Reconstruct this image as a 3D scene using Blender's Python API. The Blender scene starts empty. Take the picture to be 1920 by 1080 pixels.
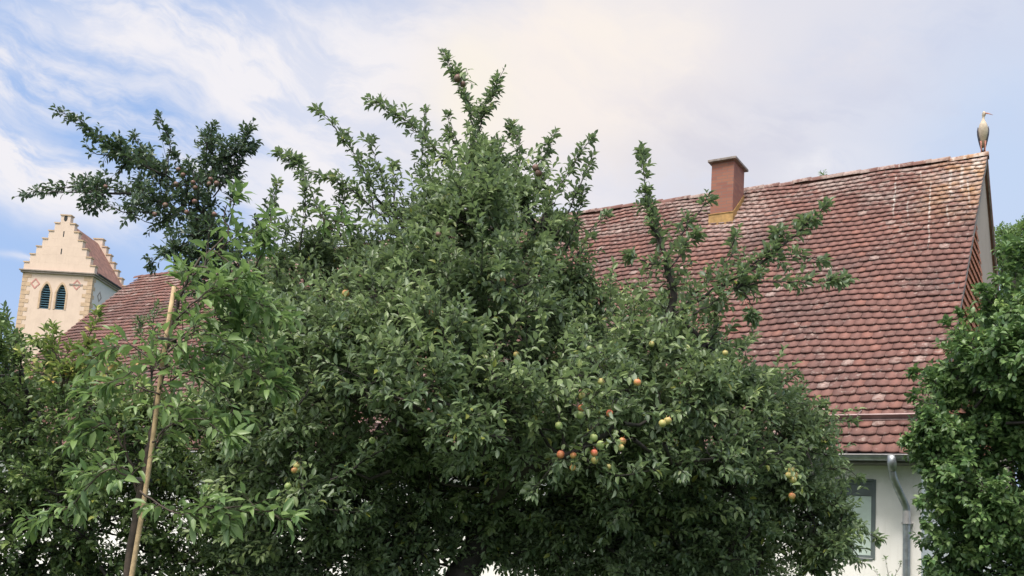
import bpy, math, random
import numpy as np
from mathutils import Vector, Matrix
R = math.radians
rng = np.random.default_rng(7)
random.seed(7)
S = bpy.context.scene
COL = S.collection

# ------------------------------------------------------------ camera, sky, sun
F_PX, PITCH, ROLL, CY, EYE = 1800.0, 0.1406, 0.0652, 769.3, 1.6
_R0 = np.array([1., 0, 0]); _F = np.array([0, math.cos(PITCH), math.sin(PITCH)]); _U0 = np.array([0, -math.sin(PITCH), math.cos(PITCH)])
_Rt = math.cos(ROLL) * _R0 + math.sin(ROLL) * _U0
_Up = -math.sin(ROLL) * _R0 + math.cos(ROLL) * _U0
cam_d = bpy.data.cameras.new('camera'); cam = bpy.data.objects.new('camera', cam_d); COL.objects.link(cam)
cam.matrix_world = Matrix(((_Rt[0], _Up[0], -_F[0], 0), (_Rt[1], _Up[1], -_F[1], 0), (_Rt[2], _Up[2], -_F[2], EYE), (0, 0, 0, 1)))
cam_d.sensor_width = 36; cam_d.lens = F_PX / 1920 * 36; cam_d.shift_y = (CY - 540) / 1920
cam_d.clip_end = 3000; cam_d.clip_start = 0.05
S.camera = cam

def ray(x, y):
    v = _F + _Rt * (x - 960) / F_PX - _Up * (y - CY) / F_PX
    return v
def at(x, y, Y):
    """world point seen at photo pixel (x, y) at forward distance Y metres"""
    v = ray(x, y)
    return v * (Y / v[1]) + np.array([0, 0, EYE])

SUN_EL, SUN_AZ = 62.0, 205.0     # azimuth clockwise from +Y: behind the camera, to the left
S.view_settings.view_transform = 'Standard'; S.view_settings.look = 'None'
S.view_settings.exposure = 0.95; S.view_settings.gamma = 1.0; S.view_settings.use_curve_mapping = False
sun_d = bpy.data.lights.new('sun', 'SUN'); sun_d.energy = 2.4; sun_d.angle = R(20); sun_d.color = (1.0, 0.94, 0.86)
sun = bpy.data.objects.new('sun', sun_d); COL.objects.link(sun)
sdir = Vector((math.sin(R(SUN_AZ)) * math.cos(R(SUN_EL)), math.cos(R(SUN_AZ)) * math.cos(R(SUN_EL)), math.sin(R(SUN_EL))))
sun.rotation_euler = sdir.to_track_quat('Z', 'Y').to_euler(); sun.location = sdir * 60

world = bpy.data.worlds.new('World'); S.world = world; world.use_nodes = True

class NT:
    def __init__(s, tree): s.t = tree; s.n = tree.nodes; s.l = tree.links
    def new(s, typ, **kw):
        n = s.n.new(typ)
        for k, v in kw.items(): setattr(n, k, v)
        return n
    def put(s, sock, v):
        if isinstance(v, bpy.types.NodeSocket): s.l.new(v, sock)
        elif v is not None: sock.default_value = v
    def m(s, op, a, b=None, c=None, clamp=False):
        n = s.new('ShaderNodeMath', operation=op, use_clamp=clamp)
        s.put(n.inputs[0], a)
        if b is not None: s.put(n.inputs[1], b)
        if c is not None: s.put(n.inputs[2], c)
        return n.outputs[0]
    def mix(s, f, a, b, blend='MIX'):
        n = s.new('ShaderNodeMix', data_type='RGBA', blend_type=blend)
        s.put(n.inputs[0], f); s.put(n.inputs[6], a); s.put(n.inputs[7], b)
        return n.outputs[2]
    def noise(s, vec, scale, detail=4, rough=0.55, dist=0.0):
        n = s.new('ShaderNodeTexNoise'); s.put(n.inputs['Vector'], vec)
        n.inputs['Scale'].default_value = scale; n.inputs['Detail'].default_value = detail
        n.inputs['Roughness'].default_value = rough; n.inputs['Distortion'].default_value = dist
        return n.outputs['Fac'], n.outputs['Color']
    def ramp(s, f, lo, hi, a=0.0, b=1.0):
        n = s.new('ShaderNodeMapRange'); s.put(n.inputs[0], f)
        n.inputs[1].default_value = lo; n.inputs[2].default_value = hi; n.inputs[3].default_value = a; n.inputs[4].default_value = b
        n.interpolation_type = 'SMOOTHSTEP'
        return n.outputs[0]
    def xyz(s, x, y, z=0.0):
        n = s.new('ShaderNodeCombineXYZ'); s.put(n.inputs[0], x); s.put(n.inputs[1], y); s.put(n.inputs[2], z); return n.outputs[0]

def lin(r, g, b):
    f = lambda c: (c / 255 / 12.92) if c <= 10 else ((c / 255 + 0.055) / 1.055) ** 2.4
    return (f(r), f(g), f(b), 1.0)

def build_sky():
    w = NT(world.node_tree); w.n.clear()
    out = w.new('ShaderNodeOutputWorld'); bg = w.new('ShaderNodeBackground'); w.l.new(bg.outputs[0], out.inputs[0])
    sky = w.new('ShaderNodeTexSky', sky_type='NISHITA'); sky.sun_disc = False
    sky.sun_elevation = R(SUN_EL); sky.sun_rotation = R(SUN_AZ); sky.dust_density = 2.0; sky.ozone_density = 1.5
    tc = w.new('ShaderNodeTexCoord'); sep = w.new('ShaderNodeSeparateXYZ'); w.l.new(tc.outputs['Generated'], sep.inputs[0])
    az = w.m('ARCTAN2', sep.outputs[0], sep.outputs[1]); el = w.m('ARCSINE', sep.outputs[2])
    p = w.xyz(az, el)
    _, wc = w.noise(p, 5.0, 3, 0.5)
    _, wc2 = w.noise(p, 17.0, 3, 0.55)
    sw = w.new('ShaderNodeSeparateColor'); w.l.new(wc, sw.inputs[0])
    sw2 = w.new('ShaderNodeSeparateColor'); w.l.new(wc2, sw2.inputs[0])
    ax = w.m('ADD', az, w.m('MULTIPLY', w.m('SUBTRACT', sw.outputs[0], 0.5), 0.12))
    ay = w.m('ADD', el, w.m('MULTIPLY', w.m('SUBTRACT', sw.outputs[1], 0.5), 0.10))
    ax = w.m('ADD', ax, w.m('MULTIPLY', w.m('SUBTRACT', sw2.outputs[0], 0.5), 0.03))
    ay = w.m('ADD', ay, w.m('MULTIPLY', w.m('SUBTRACT', sw2.outputs[1], 0.5), 0.03))
    # wispy texture: stretched along a slightly falling diagonal
    c, s_ = math.cos(R(-14)), math.sin(R(-14))
    u = w.m('ADD', w.m('MULTIPLY', ax, c), w.m('MULTIPLY', ay, s_)); v = w.m('SUBTRACT', w.m('MULTIPLY', ay, c), w.m('MULTIPLY', ax, s_))
    wisp, _ = w.noise(w.xyz(w.m('MULTIPLY', u, 5.0), w.m('MULTIPLY', v, 13.0)), 1.0, 8, 0.62)
    wisp = w.ramp(wisp, 0.40, 0.62)
    fine, _ = w.noise(w.xyz(w.m('MULTIPLY', u, 9.0), w.m('MULTIPLY', v, 16.0)), 1.6, 6, 0.62)
    fine = w.ramp(fine, 0.3, 0.7)
    E = 2 ** -S.view_settings.exposure
    def col(r, g, b, k=1.0):
        c_ = lin(r, g, b); q = E / 0.14 * k
        return (c_[0] * q, c_[1] * q, c_[2] * q, 1)
    cur = w.mix(0.80, sky.outputs[0], col(144, 181, 235))
    # pale band near the horizon
    hz = w.ramp(el, 0.0, 0.42, 1.0, 0.0)
    cur = w.mix(w.m('MULTIPLY', hz, 0.60), cur, col(208, 220, 242))
    def blob(cur, x, y, rx, ry, rot, colr, wt, tex=None, tmin=0.0):
        d = ray(x, y); a0 = math.atan2(d[0], d[1]); e0 = math.asin(d[2] / np.linalg.norm(d))
        sx, sy = rx / F_PX, ry / F_PX; c, s_ = math.cos(R(rot)), math.sin(R(rot))
        dx = w.m('SUBTRACT', ax, a0); dy = w.m('SUBTRACT', ay, e0)
        uu = w.m('DIVIDE', w.m('ADD', w.m('MULTIPLY', dx, c), w.m('MULTIPLY', dy, s_)), sx)
        vv = w.m('DIVIDE', w.m('SUBTRACT', w.m('MULTIPLY', dy, c), w.m('MULTIPLY', dx, s_)), sy)
        g = w.m('EXPONENT', w.m('MULTIPLY', w.m('ADD', w.m('MULTIPLY', uu, uu), w.m('MULTIPLY', vv, vv)), -1.0))
        f = w.m('MULTIPLY', g, wt)
        if tex is not None: f = w.m('MULTIPLY', f, w.m('ADD', w.m('MULTIPLY', tex, 1 - tmin), tmin))
        return w.mix(w.m('MINIMUM', f, 1.0), cur, colr)
    WH = col(243, 241, 246); CR = col(250, 241, 236)
    # general thin veil over the half of the sky to the right
    cur = blob(cur, 1450, 80, 760, 400, 0, col(226, 226, 236), 1.5, fine, 0.8)
    cur = blob(cur, 1900, 350, 230, 280, 0, col(198, 216, 244), 1.0)
    for (x, y, rx, ry, rot, wt, tm) in [
        (430, 120, 330, 70, -10, 1.9, 0.1), (300, 85, 190, 45, -12, 1.5, 0.25), (640, 130, 260, 90, -5, 1.6, 0.35),
        (70, 330, 190, 55, -12, 1.9, 0.15), (120, 380, 130, 45, 0, 1.3, 0.1), (60, 140, 130, 60, 10, 1.5, 0.05),
        (600, 300, 120, 110, 40, 1.3, 0.2), (330, 270, 220, 60, -20, 1.0, 0.0), (560, 430, 120, 90, 0, 1.2, 0.3),
        (760, 60, 260, 60, 0, 0.9, 0.2), (30, 505, 55, 7, -8, 0.9, 0.5), (900, 330, 300, 150, 0, 1.0, 0.4), (230, 60, 120, 22, -8, 1.4, 0.4), (420, 170, 200, 28, -16, 1.5, 0.4), (30, 110, 90, 26, 12, 1.2, 0.3)]:
        cur = blob(cur, x, y, rx, ry, rot, WH, wt, wisp, tm)
    cur = blob(cur, 1060, 160, 290, 170, 10, CR, 1.4, fine, 0.7)
    cur = blob(cur, 1600, 200, 260, 90, 5, col(206, 212, 232), 0.8, wisp, 0.0)
    cur = blob(cur, 1750, 60, 260, 60, 5, col(203, 211, 234), 0.7, fine, 0.1)
    cur = blob(cur, 1290, 300, 200, 80, -10, col(214, 214, 226), 0.7, fine, 0.2)
    cur = blob(cur, 1160, 90, 200, 120, 0, col(252, 243, 234), 0.8, fine, 0.5)
    cur = blob(cur, 880, 210, 90, 90, 0, col(252, 244, 232), 1.3)
    cur = blob(cur, 1380, 120, 500, 60, 8, col(236, 231, 235), 0.7, wisp, 0.0)
    cur = blob(cur, 1530, 300, 90, 24, 6, col(238, 238, 244), 1.1, fine, 0.1)
    cur = blob(cur, 1350, 230, 220, 60, 0, col(214, 212, 224), 0.5, wisp, 0.1)
    # out-of-view glow around the sun direction, added behind the camera as soft fill light
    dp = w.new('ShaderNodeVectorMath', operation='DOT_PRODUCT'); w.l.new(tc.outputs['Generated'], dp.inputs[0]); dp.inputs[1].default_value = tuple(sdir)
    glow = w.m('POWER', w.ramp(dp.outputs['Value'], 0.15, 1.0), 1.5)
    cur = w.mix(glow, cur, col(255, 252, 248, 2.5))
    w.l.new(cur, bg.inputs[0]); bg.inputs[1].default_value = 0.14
build_sky()

# ------------------------------------------------------------ object helpers
def tag(o, label=None, cat=None, group=None, kind=None):
    if label: o['label'] = label
    if cat: o['category'] = cat
    if group: o['group'] = group
    if kind: o['kind'] = kind
    return o
def empty(name, loc=(0, 0, 0), rz=0.0):
    o = bpy.data.objects.new(name, None); COL.objects.link(o); o.location = loc; o.rotation_euler = (0, 0, rz)
    o.empty_display_size = 0.3
    return o
def link(name, me, mat, parent=None, loc=(0, 0, 0)):
    o = bpy.data.objects.new(name, me); COL.objects.link(o)
    if mat is not None and not me.materials: me.materials.append(mat)
    o.location = loc
    if parent is not None: o.parent = parent
    return o
def np_mesh(name, V, faces_n, idx, smooth=False, attrs=None, uv=None):
    """V (n,3); faces_n array of loop counts; idx flat indices"""
    me = bpy.data.meshes.new(name)
    V = np.asarray(V, np.float32); idx = np.asarray(idx, np.int32); faces_n = np.asarray(faces_n, np.int32)
    me.vertices.add(len(V)); me.vertices.foreach_set('co', V.ravel())
    me.loops.add(len(idx)); me.loops.foreach_set('vertex_index', idx)
    me.polygons.add(len(faces_n)); st = np.zeros(len(faces_n), np.int32); st[1:] = np.cumsum(faces_n)[:-1]
    me.polygons.foreach_set('loop_start', st); me.polygons.foreach_set('loop_total', faces_n)
    me.update(calc_edges=True); me.validate()
    if smooth: me.polygons.foreach_set('use_smooth', [True] * len(me.polygons))
    if attrs:
        for k, a in attrs.items():
            at_ = me.attributes.new(k, 'FLOAT', 'POINT'); at_.data.foreach_set('value', np.asarray(a, np.float32))
    if uv is not None:
        l = me.uv_layers.new(name='UVMap'); l.data.foreach_set('uv', np.asarray(uv, np.float32)[idx].ravel())
    return me

class MB:
    """collects polygons into one mesh"""
    def __init__(s): s.v = []; s.f = []
    def poly(s, pts):
        n = len(s.v); s.v += [tuple(map(float, p)) for p in pts]; s.f.append(list(range(n, n + len(pts)))); return s
    def box(s, a, b):
        (x0, y0, z0), (x1, y1, z1) = a, b
        n = len(s.v)
        s.v += [(x0, y0, z0), (x1, y0, z0), (x1, y1, z0), (x0, y1, z0), (x0, y0, z1), (x1, y0, z1), (x1, y1, z1), (x0, y1, z1)]
        s.f += [[n + i for i in q] for q in ((0, 3, 2, 1), (4, 5, 6, 7), (0, 1, 5, 4), (1, 2, 6, 5), (2, 3, 7, 6), (3, 0, 4, 7))]
        return s
    def prism(s, poly, ext):
        """closed planar polygon extruded by vector ext"""
        n = len(s.v); k = len(poly); ext = np.array(ext, float)
        s.v += [tuple(map(float, p)) for p in poly] + [tuple(map(float, np.array(p) + ext)) for p in poly]
        s.f.append([n + i for i in range(k)]); s.f.append([n + k + i for i in reversed(range(k))])
        for i in range(k):
            j = (i + 1) % k; s.f.append([n + j, n + i, n + k + i, n + k + j])
        return s
    def tube(s, pts, rad, sides=8, caps=True):
        pts = [np.array(p, float) for p in pts]
        if not hasattr(rad, '__len__'): rad = [rad] * len(pts)
        rings = []; prev = None
        for i, p in enumerate(pts):
            d = pts[min(i + 1, len(pts) - 1)] - pts[max(i - 1, 0)]; d /= (np.linalg.norm(d) + 1e-9)
            if prev is None:
                a = np.array([0, 0, 1.]) if abs(d[2]) < 0.9 else np.array([1., 0, 0])
                e1 = np.cross(d, a)
            else: e1 = prev - d * (prev @ d)
            e1 /= np.linalg.norm(e1); prev = e1; e2 = np.cross(d, e1)
            n = len(s.v)
            for k in range(sides):
                t = 2 * math.pi * k / sides; s.v.append(tuple(p + rad[i] * (math.cos(t) * e1 + math.sin(t) * e2)))
            rings.append(n)
        for a, b in zip(rings[:-1], rings[1:]):
            for k in range(sides):
                j = (k + 1) % sides; s.f.append([a + k, a + j, b + j, b + k])
        if caps:
            s.f.append([rings[0] + k for k in reversed(range(sides))]); s.f.append([rings[-1] + k for k in range(sides)])
        return s
    def build(s, name, mat, parent=None, smooth=False, loc=(0, 0, 0), bevel=0.0):
        me = bpy.data.meshes.new(name); me.from_pydata(s.v, [], s.f); me.update()
        if smooth: me.polygons.foreach_set('use_smooth', [len(f) <= 4 for f in s.f])
        o = link(name, me, mat, parent, loc)
        if bevel:
            m = o.modifiers.new('bevel', 'BEVEL'); m.width = bevel; m.segments = 2; m.limit_method = 'ANGLE'
        return o

# ------------------------------------------------------------ materials
def mat(name):
    m = bpy.data.materials.new(name); m.use_nodes = True
    t = NT(m.node_tree); b = m.node_tree.nodes['Principled BSDF']
    return m, t, b
def bump(t, b, h, strength=0.3, dist=0.01):
    n = t.new('ShaderNodeBump'); n.inputs['Strength'].default_value = strength; n.inputs['Distance'].default_value = dist
    t.put(n.inputs['Height'], h); t.l.new(n.outputs[0], b.inputs['Normal'])
def simple(name, c, rough=0.7, metal=0.0, var=0.15, scale=6.0, bmp=0.15):
    m, t, b = mat(name)
    tc = t.new('ShaderNodeTexCoord'); f, _ = t.noise(tc.outputs['Object'], scale, 6, 0.6)
    lo = tuple(x * (1 - var) for x in c[:3]) + (1,); hi = tuple(min(1, x * (1 + var)) for x in c[:3]) + (1,)
    t.put(b.inputs['Base Color'], t.mix(t.ramp(f, 0.3, 0.7), lo, hi))
    b.inputs['Roughness'].default_value = rough; b.inputs['Metallic'].default_value = metal
    if bmp:
        f2, _ = t.noise(tc.outputs['Object'], scale * 12, 4, 0.6); bump(t, b, f2, bmp, 0.004)
    return m
def leaf_mat(name, top_a, top_b, back, rough=0.42, trans=0.25, yellow=None, young=None):
    m, t, b = mat(name)
    g = t.new('ShaderNodeNewGeometry'); tc = t.new('ShaderNodeTexCoord')
    f, _ = t.noise(tc.outputs['Object'], 1.3, 3, 0.5)
    k = t.m('ADD', t.m('MULTIPLY', g.outputs['Random Per Island'], 0.6), t.m('MULTIPLY', f, 0.55))
    c = t.mix(t.ramp(k, 0.25, 0.85), top_a, top_b)
    if yellow:
        c = t.mix(t.ramp(g.outputs['Random Per Island'], 0.955, 0.985), c, yellow)
    ya = t.new('ShaderNodeAttribute'); ya.attribute_name = 'young'
    c = t.mix(t.m('MULTIPLY', ya.outputs['Fac'], 0.6), c, young or (top_b[0] * 1.8, top_b[1] * 1.6, top_b[2] * 1.3) + (1,))
    c = t.mix(t.m('MULTIPLY', g.outputs['Backfacing'], 0.75), c, back)
    t.put(b.inputs['Base Color'], c); b.inputs['Roughness'].default_value = rough
    b.inputs['Specular IOR Level'].default_value = 0.5
    tr = t.new('ShaderNodeBsdfTranslucent'); t.put(tr.inputs[0], t.mix(0.5, c, (0.16, 0.26, 0.03, 1)))
    mx = t.new('ShaderNodeMixShader'); mx.inputs[0].default_value = trans
    out = t.n['Material Output']; t.l.new(b.outputs[0], mx.inputs[1]); t.l.new(tr.outputs[0], mx.inputs[2]); t.l.new(mx.outputs[0], out.inputs[0])
    return m
M = {}
M['apple_leaf'] = leaf_mat('apple_leaf', (0.056, 0.098, 0.048, 1), (0.145, 0.205, 0.090, 1), (0.25, 0.31, 0.21, 1), 0.45, 0.30, (0.20, 0.22, 0.04, 1))
M['dark_leaf'] = leaf_mat('dark_leaf', (0.032, 0.062, 0.042, 1), (0.070, 0.110, 0.065, 1), (0.11, 0.16, 0.12, 1), 0.45, 0.15)
M['sapling_leaf'] = leaf_mat('sapling_leaf', (0.088, 0.160, 0.052, 1), (0.180, 0.270, 0.088, 1), (0.22, 0.32, 0.16, 1), 0.42, 0.38)
M['hedge_leaf'] = leaf_mat('hedge_leaf', (0.066, 0.118, 0.042, 1), (0.165, 0.235, 0.072, 1), (0.14, 0.20, 0.12, 1), 0.42, 0.25, (0.2, 0.22, 0.04, 1))
M['yellow_leaf'] = leaf_mat('yellow_leaf', (0.16, 0.24, 0.06, 1), (0.40, 0.38, 0.10, 1), (0.22, 0.28, 0.12, 1), 0.5, 0.35, (0.45, 0.25, 0.08, 1))
M['ivy_leaf'] = leaf_mat('ivy_leaf', (0.070, 0.140, 0.048, 1), (0.150, 0.235, 0.078, 1), (0.13, 0.22, 0.12, 1), 0.42, 0.28)
M['pale_leaf'] = leaf_mat('pale_leaf', (0.08, 0.16, 0.06, 1), (0.15, 0.24, 0.08, 1), (0.18, 0.26, 0.12, 1), 0.5, 0.35)
M['bark'] = simple('bark', (0.028, 0.024, 0.021), 0.9, 0, 0.5, 14, 0.8)
M['young_bark'] = simple('young_bark', (0.055, 0.038, 0.028), 0.7, 0, 0.4, 18, 0.4)
M['stake_wood'] = simple('stake_wood', (0.42, 0.30, 0.17), 0.75, 0, 0.25, 22, 0.4)
M['strap'] = simple('strap', (0.02, 0.02, 0.02), 0.6)

# plaster wall
def plaster(name, c, c2, dirt=0.3):
    m, t, b = mat(name); tc = t.new('ShaderNodeTexCoord')
    f, _ = t.noise(tc.outputs['Object'], 1.2, 6, 0.65); c_ = t.mix(t.ramp(f, 0.35, 0.75), c, c2)
    mp = t.new('ShaderNodeMapping'); t.l.new(tc.outputs['Object'], mp.inputs[0]); mp.inputs['Scale'].default_value = (7, 7, 0.8)
    f3, _ = t.noise(mp.outputs[0], 1.0, 5, 0.6)
    c_ = t.mix(t.m('MULTIPLY', t.ramp(f3, 0.5, 0.8), dirt), c_, (c[0] * 0.62, c[1] * 0.6, c[2] * 0.56, 1))
    t.put(b.inputs['Base Color'], c_); b.inputs['Roughness'].default_value = 0.9
    f2, _ = t.noise(tc.outputs['Object'], 70, 4, 0.6); bump(t, b, f2, 0.35, 0.006)
    return m
M['plaster'] = plaster('plaster', (0.82, 0.80, 0.77, 1), (0.74, 0.72, 0.68, 1))
M['peach'] = plaster('peach_plaster', (0.60, 0.47, 0.38, 1), (0.54, 0.42, 0.34, 1), 0.3)
M['tower_grey'] = plaster('tower_side_plaster', (0.62, 0.57, 0.54, 1), (0.56, 0.52, 0.49, 1), 0.2)
M['sand'] = simple('quoin_sandstone', (0.46, 0.33, 0.22), 0.85, 0, 0.15, 3)
M['stone'] = simple('cornice_stone', (0.28, 0.23, 0.20), 0.85, 0, 0.2, 3)
M['rose'] = simple('rose_paint', (0.46, 0.22, 0.19), 0.85, 0, 0.1, 3)
M['louver'] = simple('louver_blue', (0.045, 0.11, 0.15), 0.6, 0, 0.3, 4)
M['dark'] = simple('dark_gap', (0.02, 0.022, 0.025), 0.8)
M['zinc'] = simple('zinc', (0.30, 0.32, 0.34), 0.42, 0.75, 0.2, 10, 0.1)
M['zinc_light'] = simple('zinc_light', (0.50, 0.47, 0.46), 0.45, 0.5, 0.15, 10, 0.1)
M['rail'] = simple('rail_metal', (0.23, 0.16, 0.155), 0.55, 0.3, 0.2, 8, 0.1)
M['gable'] = plaster('gable_plaster', (0.36, 0.29, 0.245, 1), (0.31, 0.25, 0.21, 1), 0.3)
M['wood_grey'] = simple('weathered_board', (0.20, 0.17, 0.155), 0.85, 0, 0.3, 9, 0.4)
M['copper'] = simple('chimney_flashing', (0.34, 0.20, 0.07), 0.6, 0.25, 0.25, 9, 0.2)
M['shutter'] = simple('shutter_pale', (0.50, 0.60, 0.54), 0.6, 0, 0.08, 4, 0.1)
M['shutter_frame'] = simple('shutter_frame', (0.10, 0.125, 0.125), 0.6, 0, 0.15, 4, 0.1)
M['soffit'] = simple('soffit', (0.16, 0.15, 0.15), 0.8, 0, 0.2, 5, 0.2)

def brick_mat():
    m, t, b = mat('chimney_brick'); tc = t.new('ShaderNodeTexCoord')
    br = t.new('ShaderNodeTexBrick'); t.l.new(tc.outputs['UV'], br.inputs['Vector'])
    br.inputs['Scale'].default_value = 1.0; br.inputs['Brick Width'].default_value = 0.25; br.inputs['Row Height'].default_value = 0.075
    br.inputs['Mortar Size'].default_value = 0.006; br.inputs['Color1'].default_value = (0.27, 0.115, 0.075, 1)
    br.inputs['Color2'].default_value = (0.21, 0.08, 0.06, 1); br.inputs['Mortar'].default_value = (0.16, 0.11, 0.095, 1)
    f, _ = t.noise(tc.outputs['Object'], 4, 5, 0.6)
    t.put(b.inputs['Base Color'], t.mix(t.m('MULTIPLY', t.ramp(f, 0.4, 0.8), 0.4), br.outputs[0], (0.22, 0.09, 0.07, 1)))
    b.inputs['Roughness'].default_value = 0.9; bump(t, b, br.outputs['Fac'], -0.5, 0.01)
    return m
M['brick'] = brick_mat()

ROOF_L = 9.766
def tile_mat(name, main=True, base=None):
    m, t, b = mat(name)
    a = t.new('ShaderNodeAttribute'); a.attribute_name = 'tint'
    tc = t.new('ShaderNodeTexCoord'); sp = t.new('ShaderNodeSeparateXYZ'); t.l.new(tc.outputs['UV'], sp.inputs[0])
    u, v = sp.outputs[0], sp.outputs[1]
    uv = tc.outputs['UV']
    red = t.mix(t.ramp(a.outputs['Fac'], 0.0, 1.0), (0.160, 0.082, 0.070, 1), (0.205, 0.101, 0.084, 1))
    big, _ = t.noise(uv, 0.55, 4, 0.6)
    red = t.mix(t.m('MULTIPLY', t.ramp(big, 0.4, 0.65), 0.65), red, (0.095, 0.060, 0.056, 1))
    # rust-orange newer tiles
    orange = t.ramp(a.outputs['Fac'], 0.93, 0.96)
    red = t.mix(t.m('MULTIPLY', orange, 0.14), red, (0.36, 0.14, 0.09, 1))
    # soot and algae speckle
    sp1, _ = t.noise(uv, 14, 6, 0.7); red = t.mix(t.m('MULTIPLY', t.ramp(sp1, 0.5, 0.72), 0.5), red, (0.07, 0.04, 0.042, 1))
    # pale lichen speckle, more near the ridge and in patches
    l1, _ = t.noise(uv, 9, 8, 0.75); l2, _ = t.noise(uv, 1.1, 4, 0.6)
    thr = t.m('ADD', t.m('MULTIPLY', t.ramp(l2, 0.42, 0.68), 0.085), t.m('MULTIPLY', t.m('MULTIPLY', t.ramp(v, 0.0, 2.6, 1.0, 0.0), t.ramp(big, 0.35, 0.6)), 0.15))
    if main:
        thr = t.m('ADD', thr, t.m('MULTIPLY', t.ramp(u, 0.0, 2.2, 1.0, 0.0), t.ramp(v, 0.5, 4.5, 0.14, 0.0)))
    lich = t.ramp(t.m('ADD', l1, thr), 0.57, 0.70)
    c = t.mix(t.m('MULTIPLY', lich, 0.7), red, (0.36, 0.28, 0.25, 1))
    # scattered whole pale tiles
    pale = t.ramp(a.outputs['Fac'], 0.020, 0.016)
    c = t.mix(t.m('MULTIPLY', t.m('MULTIPLY', pale, t.ramp(sp1, 0.35, 0.6)), 0.75), c, (0.38, 0.29, 0.26, 1))
    # moss
    ms, _ = t.noise(uv, 3.2, 6, 0.7)
    mo = t.m('MULTIPLY', t.ramp(ms, 0.60, 0.74), t.ramp(v, 6.5, ROOF_L, 0.12, 0.8))
    c = t.mix(mo, c, (0.17, 0.15, 0.05, 1))
    if main:
        # orange lichen zone below the perch
        ol, _ = t.noise(uv, 1.7, 4, 0.6)
        oz = t.m('MULTIPLY', t.m('MULTIPLY', t.ramp(u, 0.1, 1.6, 1.0, 0.0), t.ramp(v, 1.2, 3.6, 1.0, 0.0)), t.ramp(ol, 0.35, 0.65))
        c = t.mix(t.m('MULTIPLY', oz, 0.8), c, (0.36, 0.20, 0.09, 1))
        # bird dropping streaks running down from the ridge
        wob, _ = t.noise(uv, 2.2, 3, 0.5); brk, _ = t.noise(uv, 9, 4, 0.7)
        tot = None
        for (u0, v0, u1, v1, wd, k) in [(1.72, 0.45, 1.56, 1.9, 0.013, .8), (1.62, 1.3, 1.50, 2.5, 0.013, .8), (0.98, 1.0, 0.80, 2.9, 0.013, .8),
                                      (0.86, 2.4, 0.70, 4.0, 0.012, .7), (0.66, 0.5, 0.50, 2.0, 0.02, .7), (0.45, 0.3, 0.34, 1.8, 0.025, .7),
                                      (0.24, 0.1, 0.16, 1.2, 0.04, .8), (0.30, 1.0, 0.12, 2.6, 0.015, .6), (1.35, 1.6, 1.2, 2.7, 0.010, .5), (0.14, 0.0, 0.10, 0.9, 0.06, .8),
                                      (0.55, 2.2, 0.43, 3.2, 0.013, .5), (1.25, 0.3, 1.15, 1.1, 0.015, .6)]:
            k1 = (u1 - u0) / (v1 - v0)
            cu = t.m('ADD', t.m('ADD', t.m('MULTIPLY', t.m('SUBTRACT', v, v0), k1), u0), t.m('MULTIPLY', t.m('SUBTRACT', wob, 0.5), 0.10))
            g = t.m('MULTIPLY', t.ramp(t.m('ABSOLUTE', t.m('SUBTRACT', u, cu)), wd * 0.3, wd * 2.0, k, 0.0),
                    t.m('MULTIPLY', t.ramp(v, v0, v0 + .12), t.ramp(v, v1 - .3, v1, 1.0, 0.0)))
            tot = g if tot is None else t.m('MAXIMUM', tot, g)
        c = t.mix(t.m('MULTIPLY', tot, t.m('MULTIPLY', t.ramp(brk, 0.36, 0.58), .85)), c, (0.55, 0.50, 0.46, 1))
        # pale run-off below the chimney
        cz = t.m('MULTIPLY', t.ramp(t.m('ABSOLUTE', t.m('SUBTRACT', u, 4.9)), 0.3, 1.1, 1.0, 0.0), t.m('MULTIPLY', t.ramp(v, 0.5, 1.0), t.ramp(v, 1.6, 3.2, 1.0, 0.0)))
        c = t.mix(t.m('MULTIPLY', t.m('MULTIPLY', cz, t.ramp(l1, 0.40, 0.60)), 0.75), c, (0.42, 0.32, 0.29, 1))
    t.put(b.inputs['Base Color'], c); b.inputs['Roughness'].default_value = 0.85
    b.inputs['Specular IOR Level'].default_value = 0.25
    bump(t, b, sp1, 0.5, 0.008)
    return m
M['tile'] = tile_mat('roof_tile')
M['tower_tile'] = simple('tower_roof_tile', (0.20, 0.095, 0.07), 0.85, 0, 0.3, 2.5)
M['orange_tile'] = simple('hung_tile', (0.33, 0.12, 0.065), 0.85, 0, 0.35, 6)

def grass_mat():
    m, t, b = mat('grass'); tc = t.new('ShaderNodeTexCoord')
    f, _ = t.noise(tc.outputs['Object'], 0.8, 8, 0.7); f2, _ = t.noise(tc.outputs['Object'], 25, 5, 0.7)
    c = t.mix(t.ramp(f, 0.3, 0.7), (0.045, 0.08, 0.022, 1), (0.09, 0.12, 0.04, 1)); c = t.mix(t.m('MULTIPLY', f2, 0.5), c, (0.03, 0.05, 0.015, 1))
    t.put(b.inputs['Base Color'], c); b.inputs['Roughness'].default_value = 0.95; bump(t, b, f2, 0.8, 0.03)
    return m
M['grass'] = grass_mat()

# ------------------------------------------------------------ ground
g = MB(); n = 40; sz = 900
g.v = [(-sz + 2 * sz * i / n, -sz + 2 * sz * j / n, 0.0) for j in range(n + 1) for i in range(n + 1)]
g.f = [[j * (n + 1) + i, j * (n + 1) + i + 1, (j + 1) * (n + 1) + i + 1, (j + 1) * (n + 1) + i] for j in range(n) for i in range(n)]
tag(g.build('ground', M['grass']), kind='structure')

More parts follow.
